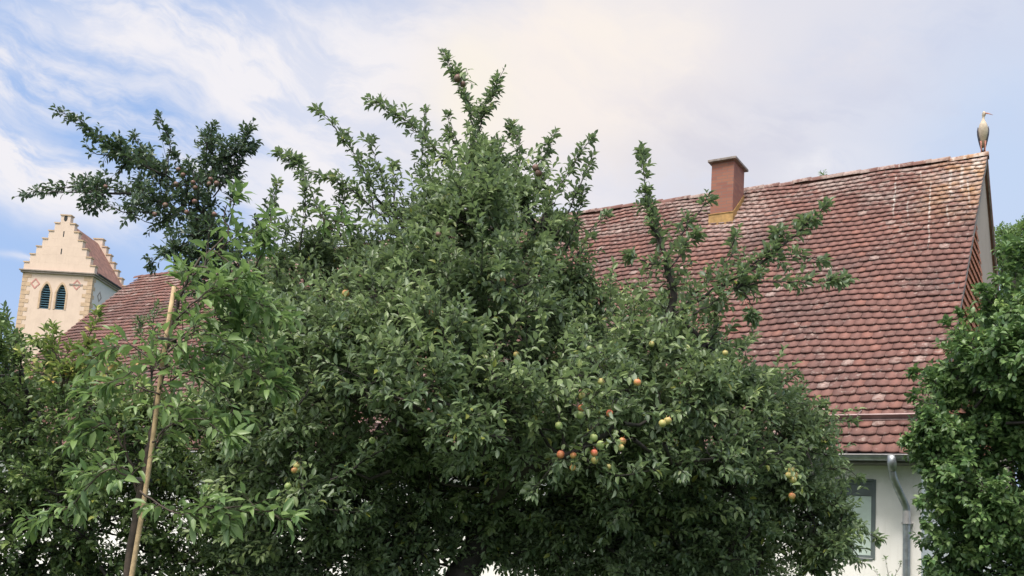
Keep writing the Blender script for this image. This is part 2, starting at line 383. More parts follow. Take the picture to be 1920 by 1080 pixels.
# ------------------------------------------------------------ farmhouse (local x = along the eave to the right, y = into the house)
AZ, CX_, CY_, EAVE, TH, LEN = 0.5643, 5.7775, 12.9784, 1.6131 + EYE, 0.7960, 27.17
ct, st = math.cos(TH), math.sin(TH)
HW = ROOF_L * ct; HR = ROOF_L * st                 # half depth, rise
house = empty('farmhouse', (CX_, CY_, 0), -AZ)
tag(house, 'long white farmhouse with a steep weathered red tile roof, behind the fruit trees', 'house')

def slope_pt(x, v, h=0.0):
    """front slope: x along eave (negative = left), v metres down from the ridge, h above the slope"""
    return np.array([x, HW - v * ct - h * st, EAVE + HR - v * st + h * ct])

def tiles(x0, x1, vmax, parent, name, material, tw=0.18, ex=0.205, v_top=0.10, sag=True):
    nrow = int((vmax - v_top) / ex) + 1
    ex = (vmax - v_top) / nrow
    P = []; UV = []; T = []
    arc = [(-0.5, 0.72), (-0.40, 0.86), (-0.22, 0.965), (0.0, 1.0), (0.22, 0.965), (0.40, 0.86), (0.5, 0.72)]
    tl = ex + 0.055
    for r in range(nrow):
        vb = v_top + (r + 1) * ex
        off = 0.5 * (r % 2)
        ncol = int((x1 - x0) / tw)
        for c in range(-1, ncol + 1):
            xc = x1 - (c + 0.5 + off) * tw
            if xc + tw * .5 > x1 + 0.005 or xc - tw * .5 < x0 - 0.005:
                # half tiles at the verges
                xa, xb = max(x0, xc - tw * .5), min(x1, xc + tw * .5)
                if xb - xa < 0.05: continue
            else: xa, xb = xc - tw * .5, xc + tw * .5
            jx, jv, jh, jr = rng.normal(0, 0.0022), rng.normal(0, 0.0045), abs(rng.normal(0, 0.003)), rng.normal(0, 0.012)
            if rng.random() < 0.035: jv += rng.uniform(0.01, 0.03); jh += 0.006
            T_ = rng.random(); w_ = (xb - xa) - 0.004
            xm = (xa + xb) / 2 + jx
            top = []
            for (a_, b_) in [(-0.5, 0.0)] + arc + [(0.5, 0.0)]:
                vv = vb - tl + tl * (b_ if b_ else 0) if b_ == 0 else vb - (1 - b_) * 0.13
                xx = xm + a_ * w_ + jr * (vv - vb)
                hh = 0.002 + 0.045 * (vv - (vb - tl)) / tl + jh
                top.append((xx, vv + jv, hh))
            P.append(top); T.append(T_)
    P = np.array(P)                                    # (N,9,3)
    N = len(P)
    x, v, h = P[..., 0], P[..., 1], P[..., 2]
    if sag:
        s_ = 0.022 * np.sin(x * 0.9 + 1.3) * np.sin(v * 0.7 + .4) + 0.014 * np.sin(x * 2.3 + v * 1.1) + 0.008 * np.sin(x * 5.1 - v * 3.7)
        v = v + 0.016 * np.sin(x * 1.3 + .6 * np.sin(v * .8)) + 0.008 * np.sin(x * 4.3 + v * 2.1)
    else: s_ = 0
    def tow(h_):
        return np.stack([x, HW - v * ct - h_ * st, EAVE + HR - v * st + h_ * ct], -1)
    V = np.concatenate([tow(h + s_), tow(h + s_ - 0.020)], 1).reshape(-1, 3)
    uv = np.stack([x1 - x, v], -1); uv = np.concatenate([uv, uv], 1).reshape(-1, 2)
    base = (np.arange(N) * 18)[:, None]
    # top polygon: order (-.5,0),arc...,(.5,0) seen from above is clockwise or not; wind so the normal points out
    topf = base + np.arange(9)[None, :]
    sides = np.concatenate([base + np.array([[i, i + 1, i + 10, i + 9]]) for i in range(8)], 1).reshape(-1, 4)[:, ::-1]
    idx = np.concatenate([topf.ravel(), sides.ravel()]); fn = np.concatenate([np.full(N, 9), np.full(len(sides), 4)])
    me = np_mesh(name, V, fn, idx, attrs={'tint': np.repeat(T, 18)}, uv=uv)
    return link(name, me, material, parent)

roof = tiles(-LEN, 0.0, ROOF_L + 0.03, house, 'roof', M['tile'])
tag(roof, 'weathered red beaver-tail tile roof with lichen and white bird streaks')
# deck under the tiles, soffit, back slope
b = MB()
b.prism([slope_pt(0.0, 0, -0.02) + [-.03, 0, 0], slope_pt(-.03, ROOF_L - .02, -0.02), slope_pt(-.03, ROOF_L - .02, -0.10), slope_pt(-.03, 0, -0.10)], (-LEN + .06, 0, 0))
b.build('roof_deck', M['soffit'], house)
def back_pt(x, v, h=0.0):
    p = slope_pt(x, v, h); p[1] = 2 * HW - p[1]; return p
b = MB(); b.prism([back_pt(0, 0, 0.03), back_pt(0, 0, -0.10), back_pt(0, ROOF_L, -0.10), back_pt(0, ROOF_L, 0.03)], (-LEN, 0, 0))
me = bpy.data.meshes.new('rear_roof_slope'); me.from_pydata(b.v, [], b.f)
o = link('rear_roof_slope', me, M['tower_tile'], house)
# walls with a window opening in the front wall
WY, GX = 0.45, -0.23
b = MB()
wz1 = EAVE + 0.02; w_u0, w_u1, w_z0, w_z1 = 0.86, 1.80, EAVE - 1.45, EAVE - 0.34
XL = -LEN + 0.25
b.box((-w_u0, WY, 0), (GX, WY + .35, wz1 + .4 - .05)); b.box((XL, WY, 0), (-w_u1, WY + .35, wz1 + .35))
b.box((-w_u1, WY, 0), (-w_u0, WY + .35, w_z0)); b.box((-w_u1, WY, w_z1), (-w_u0, WY + .35, wz1 + .35))
b.box((XL, 2 * HW - WY - .35, 0), (GX, 2 * HW - WY, EAVE + .35))
for xg in (GX - .002, XL + .302):
    b.prism([(xg, WY + .352, 0), (xg, 2 * HW - WY - .352, 0), (xg, 2 * HW - WY - .352, EAVE + .02), (xg, WY + .352, EAVE + .02)], (-0.3, 0, 0))
b.build('wall', M['plaster'], house)
for xg in (-0.075, XL + .2):
    gb = MB(); gb.prism([(xg, .12, EAVE + .024), (xg, 2 * HW - .12, EAVE + .024), (xg, HW, EAVE + HR - .11)], (-0.3, 0, 0)); gb.build('gable', M['gable'], house)
# window with closed shutter
win = MB()
for (a, c) in (((-w_u1, WY + .03, w_z0), (-w_u1 + .05, WY + .12, w_z1)), ((-w_u0 - .05, WY + .03, w_z0), (-w_u0, WY + .12, w_z1)),
               ((-w_u1 + .05, WY + .03, w_z1 - .05), (-w_u0 - .05, WY + .12, w_z1)), ((-w_u1 + .05, WY + .03, w_z0), (-w_u0 - .05, WY + .12, w_z0 + .04))): win.box(a, c)
win.box((-w_u0 - .012, WY - .012, w_z0 - .01), (-w_u0 + .02, WY + .02, w_z1 + .02)); win.box((-w_u1 - .02, WY - .012, w_z1 - .002), (-w_u0 - .014, WY + .02, w_z1 + .025))
win.box((-w_u1 - .02, WY - .012, w_z0 - .03), (-w_u0 - .014, WY + .02, w_z0 - .004))
wo = win.build('window', M['shutter_frame'], house); 
s = MB(); s.box((-w_u1 + .052, WY + .06, w_z0 + .14), (-w_u0 - .052, WY + .09, w_z1 - .22)); so = s.build('shutter', M['shutter'], wo)
s = MB(); s.box((-w_u1 + .052, WY + .045, w_z1 - .215), (-w_u0 - .052, WY + .09, w_z1 - .052)); s.build('blind_box', M['shutter_frame'], wo)
s = MB(); s.box((-w_u1 + .052, WY + .045, w_z0 + .042), (-w_u0 - .052, WY + .09, w_z0 + .125)); s.build('sill', M['shutter'], wo)
# ridge tiles: overlapping half-round caps, slightly uneven
V = []; Fc = []; A = []; x = 0.02; k = 0; UVr = []
while x > -LEN:
    L_ = 0.36; rr = 0.105 + rng.normal(0, 0.003); dz = rng.normal(0, 0.008) + 0.012 * math.sin(k * .35); dy = rng.normal(0, 0.006); ti = rng.random()
    n0 = len(V)
    for (xx, r_) in ((x, rr + .014), (x - L_ - .05, rr - .004)):
        for j in range(9):
            a = math.pi * (j / 8) * 1.06 - 0.03 * math.pi
            V.append((xx, HW + dy - math.cos(a) * r_ * 1.05, EAVE + HR - 0.035 + dz + math.sin(a) * r_ * .95)); A.append(ti * .3); UVr.append((-xx, 0.6 + 0.3 * j / 8))
    for j in range(8): Fc += [n0 + j, n0 + j + 1, n0 + 10 + j, n0 + 9 + j]
    n1 = len(V)
    for j in range(9): V.append((x, HW + dy - math.cos(math.pi * j / 8) * .07, EAVE + HR - 0.05 + dz + math.sin(math.pi * j / 8) * .06)); A.append(ti); UVr.append((-x, .1))
    for j in range(8): Fc += [n0 + j + 1, n0 + j, n1 + j, n1 + j + 1]
    x -= L_; k += 1
me = np_mesh('ridge_tiles', V, np.full(len(Fc) // 4, 4), Fc, attrs={'tint': A}, uv=UVr)
link('ridge_tiles', me, M['tile'], house)
# snow rail above the eave
b = MB()
v_r = ROOF_L - 0.74
b.prism([slope_pt(-LEN + .3, v_r, 0.05), slope_pt(-LEN + .3, v_r, 0.135), slope_pt(-LEN + .3, v_r - .02, 0.14), slope_pt(-LEN + .3, v_r - .02, 0.05)], (LEN - .45, 0, 0))
b.prism([slope_pt(-LEN + .3, v_r + .03, 0.045), slope_pt(-LEN + .3, v_r + .03, 0.06), slope_pt(-LEN + .3, v_r + .002, 0.06), slope_pt(-LEN + .3, v_r + .002, 0.045)], (LEN - .45, 0, 0))
x = -.3
while x > -LEN + .4:
    p0, p1, p2 = slope_pt(x, v_r + .12, .035), slope_pt(x, v_r - .021, .13), slope_pt(x, v_r - .25, .035)
    b.tube([p0, slope_pt(x, v_r + .01, .15), p1, p2], 0.008, 5); x -= 0.8
tag(b.build('snow_rail', M['rail'], house), 'brownish metal snow rail three tile rows above the gutter')
# gutter: open half round channel with rolled rim and hangers
V = []; Fc = []; gz, gy, gr = EAVE - 0.055, -0.045, 0.075
for xx in np.linspace(-LEN, 0.05, 40):
    for rr in (gr, gr - .004):
        for j in range(11):
            a = math.pi + math.pi * j / 10; V.append((xx, gy + math.cos(a) * rr, gz + 0.03 + math.sin(a) * rr))
V = np.array(V); nn = 22
for i in range(39):
    for j in range(10):
        a = i * nn + j; Fc += [a, a + nn, a + nn + 1, a + 1]; a += 11; Fc += [a + 1, a + nn + 1, a + nn, a]
for i in (0, 39):
    for j in range(10): a = i * nn + j; Fc += [a, a + 1, a + 12, a + 11]
me = np_mesh('gutter', V, np.full(len(Fc) // 4, 4), Fc, smooth=False); go = link('gutter', me, M['zinc'], house)
b = MB(); b.tube([(-LEN, gy - gr, gz + .032), (0.05, gy - gr, gz + .032)], 0.011, 8)
b.build('gutter_rim', M['zinc_light'], go, smooth=True)
# eave board behind the gutter and soffit
b = MB(); b.box((-LEN + .05, 0.06, EAVE - 0.12), (-.06, 0.085, EAVE + 0.02)); b.box((-LEN + .05, 0.0875, EAVE - 0.12), (-.06, WY - .003, EAVE - 0.10)); b.build('eave_board', M['soffit'], house)
# downpipe with a swan neck
px_t, px_b = -0.53, -0.41; yb = WY - 0.075
pts = [(px_t, gy, EAVE - .09), (px_t, gy + .005, EAVE - .25), (px_t + .01, gy + .03, EAVE - .33), (px_t + .04, gy + .13, EAVE - .45), (px_b - .04, yb - .09, EAVE - .60), (px_b - .008, yb - .015, EAVE - .70), (px_b, yb, EAVE - .78), (px_b, yb, EAVE - 1.5), (px_b, yb, 0.02)]
b = MB(); b.tube(pts, 0.050, 16); dp = b.build('downpipe', M['zinc'], house, smooth=True)
b = MB(); b.tube([(px_t, gy - .035, EAVE - .03), (px_t, gy - .03, EAVE - .13), (px_t, gy, EAVE - .24)], [0.068, 0.064, 0.054], 20); b.build('outlet', M['zinc'], dp, smooth=True)
b = MB(); b.tube([(px_b, yb, EAVE - .76), (px_b, yb, EAVE - .93)], 0.054, 16); b.tube([(px_b, yb, EAVE - .92), (px_b, yb, EAVE - .945)], 0.062, 16); b.box((px_b - .075, yb + .0, EAVE - .94), (px_b + .075, WY - .002, EAVE - .925)); b.build('pipe_clamp', M['zinc_light'], dp)
# verge boards on the right and left gable
for s_, xx in ((1, -0.006), (-1, -LEN + .03)):
    for fn_ in (slope_pt, back_pt):
        b = MB(); b.prism([fn_(xx, 0.06, -0.022), fn_(xx, ROOF_L + .0, -0.022), fn_(xx, ROOF_L + .0, -0.12), fn_(xx, 0.06, -0.12)], (-.024, 0, 0)); b.build('verge_board', M['wood_grey'], house)
# hung tiles along the gable below the verge
b = MB(); zr_ = 0.15; tant = st / ct
while zr_ < 5.0:
    y = (zr_ + .30) / tant + .10; yb_ = min(5.15 + (5.1 - zr_) * 1.0, 7.6); xo = -0.071
    while y < yb_:
        z_ = EAVE + zr_ + rng.normal(0, .004); w_ = .172; dx = rng.uniform(0, .004)
        b.prism([(xo + .042 + dx, y, z_), (xo + .042 + dx, y + w_ * .5, z_ - .03), (xo + .042 + dx, y + w_, z_), (xo + .006, y + w_, z_ + .21), (xo + .006, y, z_ + .21)], (-.013, 0, 0)); y += .18
    zr_ += .17
tag(b.build('hung_tiles', M['orange_tile'], house), 'orange tiles hung in rows on the front part of the gable')
# chimney
cx0, cx1, cy0, cy1 = -5.50, -4.98, HW - 1.18, HW - 0.48
ctop = EAVE + HR + 0.27
def uvbox(name, x0, x1, y0, y1, z0, z1, m_, parent):
    V = []; UV = []; I = []
    for (p, q) in (((x0, y0), (x1, y0)), ((x1, y0), (x1, y1)), ((x1, y1), (x0, y1)), ((x0, y1), (x0, y0))):
        w_ = math.hypot(q[0] - p[0], q[1] - p[1]); n0 = len(V)
        V += [(*p, z0), (*q, z0), (*q, z1), (*p, z1)]; UV += [(0, z0), (w_, z0), (w_, z1), (0, z1)]; I += [n0, n0 + 1, n0 + 2, n0 + 3]
    n0 = len(V); V += [(x0, y0, z1), (x1, y0, z1), (x1, y1, z1), (x0, y1, z1)]; UV += [(0, 0)] * 4; I += [n0, n0 + 1, n0 + 2, n0 + 3]
    return link(name, np_mesh(name, V, [4] * 5, I, uv=UV), m_, parent)
def roofz(y): return EAVE + y / ct * st
ch = uvbox('chimney', cx0, cx1, cy0, cy1, roofz(cy0) - .1, ctop, M['brick'], house)
b = MB(); b.box((cx0 - .07, cy0 - .09, ctop), (cx1 + .07, cy1 + .09, ctop + .055)); b.build('cap', M['wood_grey'], ch, bevel=.008)
zf = roofz(cy0)
b = MB(); e = .022
b.box((cx0 - e, cy0 - .03, zf - .05), (cx1 + e, cy0 - .004, zf + .26)); b.box((cx0 - e - .01, cy0 - .045, zf + .245), (cx1 + e + .01, cy0 - .031, zf + .262))
for xs in (cx0 - .018, cx1 + .003):
    b.prism([(xs, cy0 - .003, zf - .05), (xs, cy1, roofz(cy1) - .05), (xs, cy1, roofz(cy1) + .18), (xs, cy0 - .003, zf + .26)], (.015, 0, 0))
b.build('flashing', M['copper'], ch)

# ------------------------------------------------------------ stork on the ridge end
def ring_mesh(rings, nseg=16):
    """rings: (centre, rx, ry, tilt-free) stacked into one closed surface"""
    V = []; F_ = []
    for (c, rx, ry) in rings:
        for k in range(nseg):
            t = 2 * math.pi * k / nseg; V.append((c[0] + rx * math.cos(t), c[1] + ry * math.sin(t), c[2]))
    for i in range(len(rings) - 1):
        for k in range(nseg):
            j = (k + 1) % nseg; F_.append([i * nseg + k, i * nseg + j, (i + 1) * nseg + j, (i + 1) * nseg + k])
    F_.append(list(reversed(range(nseg)))); F_.append([(len(rings) - 1) * nseg + k for k in range(nseg)])
    return V, F_
M['stork_white'] = simple('stork_white', (0.48, 0.40, 0.31), 0.9, 0, 0.15, 14, 0.5)
M['stork_black'] = simple('stork_black', (0.05, 0.045, 0.06), 0.6, 0, 0.4, 14, 0.3)
M['stork_red'] = simple('stork_red', (0.42, 0.17, 0.12), 0.6, 0, 0.2, 20, 0.0)
sl = house.matrix_world  # identity until update; build by hand
hm = Matrix.Translation((CX_, CY_, 0)) @ Matrix.Rotation(-AZ, 4, 'Z')
sp_ = hm @ Vector((-0.08, HW, EAVE + HR + 0.065))
stork = empty('stork', sp_, R(-24)); stork.scale = (1.14, 1.14, 1.14)
tag(stork, 'white stork with black wing tips standing upright on the right end of the roof ridge', 'stork')
# front faces the camera (-y); beak turned to the viewer's right
rings = [((0, .12, .135), .006, .006), ((0, .105, .16), .026, .02), ((0, .08, .21), .046, .04), ((0, .05, .28), .066, .07), ((0, .02, .36), .080, .09), ((0, 0, .44), .084, .094),
         ((0, -.015, .51), .074, .08), ((0, -.02, .565), .052, .056), ((0, -.015, .605), .033, .038), ((.002, -.01, .64), .021, .025), ((.004, -.012, .675), .018, .021),
         ((.010, -.018, .705), .031, .033), ((.014, -.022, .735), .035, .036), ((.015, -.022, .762), .030, .032), ((.012, -.02, .782), .014, .016), ((.012, -.02, .787), .003, .003)]
V, F_ = ring_mesh(rings, 18)
me = bpy.data.meshes.new('body'); me.from_pydata(V, [], F_); me.polygons.foreach_set('use_smooth', [True] * len(F_))
bo = link('body', me, M['stork_white'], stork); ms = bo.modifiers.new('subdivision', 'SUBSURF'); ms.levels = 1; ms.render_levels = 1
for s_ in (-1, 1):
    # folded wing: black flight feathers hang beside the body
    V = []; F_ = []; prof = [(.50, .030, .02), (.44, .055, .03), (.36, .062, .034), (.27, .055, .034), (.18, .040, .026), (.10, .020, .016), (.055, .004, .004)]
    rings = [((s_ * (.086 - .30 * max(0, .40 - z) ** 1.3), .03 + .15 * (.5 - z), z), .017 if z < .48 else .008, ry) for z, ry, _ in prof]
    V, F_ = ring_mesh(rings, 10)
    me = bpy.data.meshes.new('wing'); me.from_pydata(V, [], F_); me.polygons.foreach_set('use_smooth', [True] * len(F_)); link('wing', me, M['stork_black'], stork)
    b = MB(); b.tube([(s_ * .035, .03, .24), (s_ * .034, .035, .16), (s_ * .034, .03, .08), (s_ * .034, .028, 0.005)], [.020, .010, .008, .008], 8)
    for a_ in (-.5, 0, .5): b.tube([(s_ * .034, .028, .006), (s_ * .034 + .045 * math.sin(a_), .028 - .055 * math.cos(a_), .002)], [.005, .003], 5)
    b.build('leg', M['stork_red'], stork, smooth=True)
b = MB(); b.tube([(.035, -.035, .742), (.09, -.055, .716), (.155, -.078, .672)], [.014, .010, .002], 8); b.build('beak', M['stork_red'], stork, smooth=True)
for s_ in (-1, 1):
    b = MB(); c = np.array([.018 + s_ * .022, -.046 + .008 * s_, .747]); b.tube([c + [0, .004, 0], c + [0, -.004, 0]], .005, 8); b.build('eye', M['stork_black'], stork)

# ------------------------------------------------------------ church tower
TX, TY = -42.45, 80.0
tw_ = empty('church_tower', (TX, TY, 0), R(-1.0))
tag(tw_, 'peach church tower with stepped gables and twin louvred belfry arches, far left behind the roof', 'church tower')
W_, D_, CZ = 6.02, 6.9, 22.30
AR = [(1.75, 2.56), (3.08, 3.89)]                    # belfry arches: x ranges
az0, azs, azt = CZ - 3.3, CZ - 1.85, CZ - 1.10
def arch_pts(x0, x1, z0, zs, zt, n=8):
    xm = (x0 + x1) / 2; pts = [(x0, z0), (x1, z0)]
    for i in range(n + 1):
        t = i / n; pts.append((x1 - (x1 - xm) * t, zs + (zt - zs) * math.sin(t * math.pi / 2) ** 0.9))
    for i in range(1, n + 1):
        t = i / n; pts.append((xm - (xm - x0) * t, zs + (zt - zs) * math.cos(t * math.pi / 2) ** 0.9))
    return pts
b = MB()
# front wall around the two arches: columns, then spandrels
def front(x0, x1, z0, z1): b.box((x0, 0, z0), (x1, .35, z1))
front(0, W_, 0, az0); front(0, AR[0][0], az0, azs); front(AR[0][1], AR[1][0], az0, azs); front(AR[1][1], W_, az0, azs)
for (a0, a1) in AR:
    pts = arch_pts(a0, a1, azs, azs, azt)[1:]       # curve from right to left
    xm = (a0 + a1) / 2; half = len(pts) // 2
    b.prism([(a1, 0, azs)] + [(x, 0, z) for x, z in pts[1:half + 1]] + [(xm, 0, CZ - .3), (a1, 0, CZ - .3)], (0, .35, 0))
    b.prism([(xm, 0, CZ - .3)] + [(x, 0, z) for x, z in pts[half:]] + [(a0, 0, CZ - .3)], (0, .35, 0))
for (x0, x1) in ((0, AR[0][0]), (AR[0][1], AR[1][0]), (AR[1][1], W_)): front(x0, x1, azs, CZ - .3)
front(0, W_, CZ - .3, CZ - .25)
b.box((0, .352, 0), (.4, D_ - .352, CZ - .25)); b.box((0, D_ - .35, 0), (W_, D_, CZ - .25))
b.build('wall', M['peach'], tw_)
b = MB(); b.box((W_ - .4, .352, 0), (W_, D_ - .352, CZ - .25)); tag(b.build('side_wall', M['tower_grey'], tw_), 'pale grey side wall of the tower')
for (a0, a1) in AR:
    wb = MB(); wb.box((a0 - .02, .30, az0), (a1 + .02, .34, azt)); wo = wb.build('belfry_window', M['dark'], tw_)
    lb = MB(); z = az0 + .05
    while z < azt - .12:
        hw = 0.5 * (a1 - a0) if z < azs else 0.5 * (a1 - a0) * max(0.15, math.sqrt(max(0, 1 - ((z - azs) / (azt - azs)) ** 2)))
        xm = (a0 + a1) / 2; lb.prism([(xm - hw, .06, z), (xm - hw, .08, z - .03), (xm - hw, .27, z + .10), (xm - hw, .25, z + .13)], (2 * hw, 0, 0)); z += .21
    lb.build('louvers', M['louver'], wo)
    # stone surround
    fb = MB(); outer = arch_pts(a0 - .16, a1 + .16, az0, azs, azt + .2)[1:]; inner = arch_pts(a0, a1, az0, azs, azt)[1:]
    ox = [(a1 + .16, az0)] + outer[1:] + [(a0 - .16, az0)]; ix = [(a1, az0)] + inner[1:] + [(a0, az0)]
    for i in range(len(ox) - 1):
        fb.prism([(ox[i][0], -.03, ox[i][1]), (ix[i][0], -.03, ix[i][1]), (ix[i + 1][0], -.03, ix[i + 1][1]), (ox[i + 1][0], -.03, ox[i + 1][1])], (0, .027, 0))
    fb.build('surround', M['sand'], wo)
b = MB(); b2 = MB()
for k in range(60):                                   # quoins
    z = CZ - .35 - .37 * k - .3
    if z < .2: break
    lw = .75 if k % 2 == 0 else .42
    b.box((-.02, -.025, z), (lw, -.003, z + .33)); b2.box((W_ - lw, -.025, z), (W_ + .02, -.003, z + .33))
    b2.box((W_ + .003, -.0245, z), (W_ + .02, lw * .8, z + .33))
b.build('quoins', M['sand'], tw_); b2.build('quoins', M['sand'], tw_)
b = MB(); b.box((-.18, -.18, CZ - .25), (W_ + .18, D_ + .18, CZ - .10)); b.box((-.28, -.28, CZ - .0975), (W_ + .28, D_ + .28, CZ + .02)); b.build('cornice', M['stone'], tw_, bevel=.02)
# stepped gables
steps = 7; gh = 5.35
def stepped(y0, nm):
    b = MB(); CPS = []; xh = W_ / 2 + .05; h = (gh - .3) / steps
    for k in range(steps):
        x_ = xh - (xh - .42) * k / (steps - 1); z0 = CZ + .022 + h * k
        b.box((W_ / 2 - x_, y0, z0), (W_ / 2 + x_, y0 + .5, z0 + h - .003))
        x2 = xh - (xh - .42) * (k + 1) / (steps - 1) if k < steps - 1 else 0
        if k < steps - 1:
            CPS.append(MB().box((W_ / 2 - x_ - .07, y0 - .06, z0 + h - .08), (W_ / 2 - x2 + .003, y0 + .56, z0 + h + .02))); CPS.append(MB().box((W_ / 2 + x2 - .003, y0 - .06, z0 + h - .08), (W_ / 2 + x_ + .07, y0 + .56, z0 + h + .02)))
        else: CPS.append(MB().box((W_ / 2 - x_ - .07, y0 - .06, z0 + h - .08), (W_ / 2 + x_ + .07, y0 + .56, z0 + h + .02)))
    o = b.build('stepped_gable', M['peach'], tw_)
    for cp in CPS: cp.build('coping', M['sand'], o)
    if y0 < 1:
        for zc in (CZ + 1.55, CZ + 3.1): MB().box((W_ / 2 - .05, y0 - .004, zc), (W_ / 2 + .05, y0 + .02, zc + .5)).build('slit', M['dark'], o)
        sb = MB(); c = (W_ / 2, y0 - .004, CZ + 4.75); sb.prism([(c[0] + .16 * math.cos(t), c[1], c[2] + .28 * math.sin(t)) for t in np.linspace(0, 2 * math.pi, 13)[:-1]], (0, .02, 0)); sb.build('oculus', M['dark'], o)
stepped(0.0, 'a'); stepped(D_ - .5, 'b')
b = MB(); rz = CZ + gh - .75
V = [(-.22, .503, CZ + .05), (W_ / 2, .503, rz), (W_ + .22, .503, CZ + .05)]
b.prism(V, (0, D_ - 1.006, 0)); b.build('roof', M['tower_tile'], tw_)
b = MB(); b.box((W_ + .2, .3, CZ + .021), (W_ + .38, D_ - .3, CZ + .14)); b.build('gutter', M['dark'], tw_)
def diamond(cx, cz, side=False, s=.42, t_=.10):
    b = MB(); o_ = [(0, s * 1.15), (s, 0), (0, -s * 1.15), (-s, 0)]; i_ = [(a * (1 - t_ / s * 1.4), c * (1 - t_ / s * 1.4)) for a, c in o_]
    for i in range(4):
        j = (i + 1) % 4; q = [o_[i], i_[i], i_[j], o_[j]]
        if side: b.prism([(W_ + .003, cx + a, cz + c) for a, c in q], (.02, 0, 0))
        else: b.prism([(cx + a, -.023, cz + c) for a, c in q], (0, .02, 0))
    b.build('diamond_ornament', M['rose'] if not side else M['stone'], tw_)
diamond(1.15, CZ - 1.15); diamond(W_ - 1.30, CZ - 1.05); diamond(1.6, CZ - 1.6, True); diamond(1.6, CZ - 3.9, True)
b = MB()
for i, zz in enumerate((-.05, .0)): pass
b.box((W_ - 1.95, -.047, CZ - 1.10), (W_ - .78, -.024, CZ - .98)); b.build('scroll_band', M['stone'], tw_)

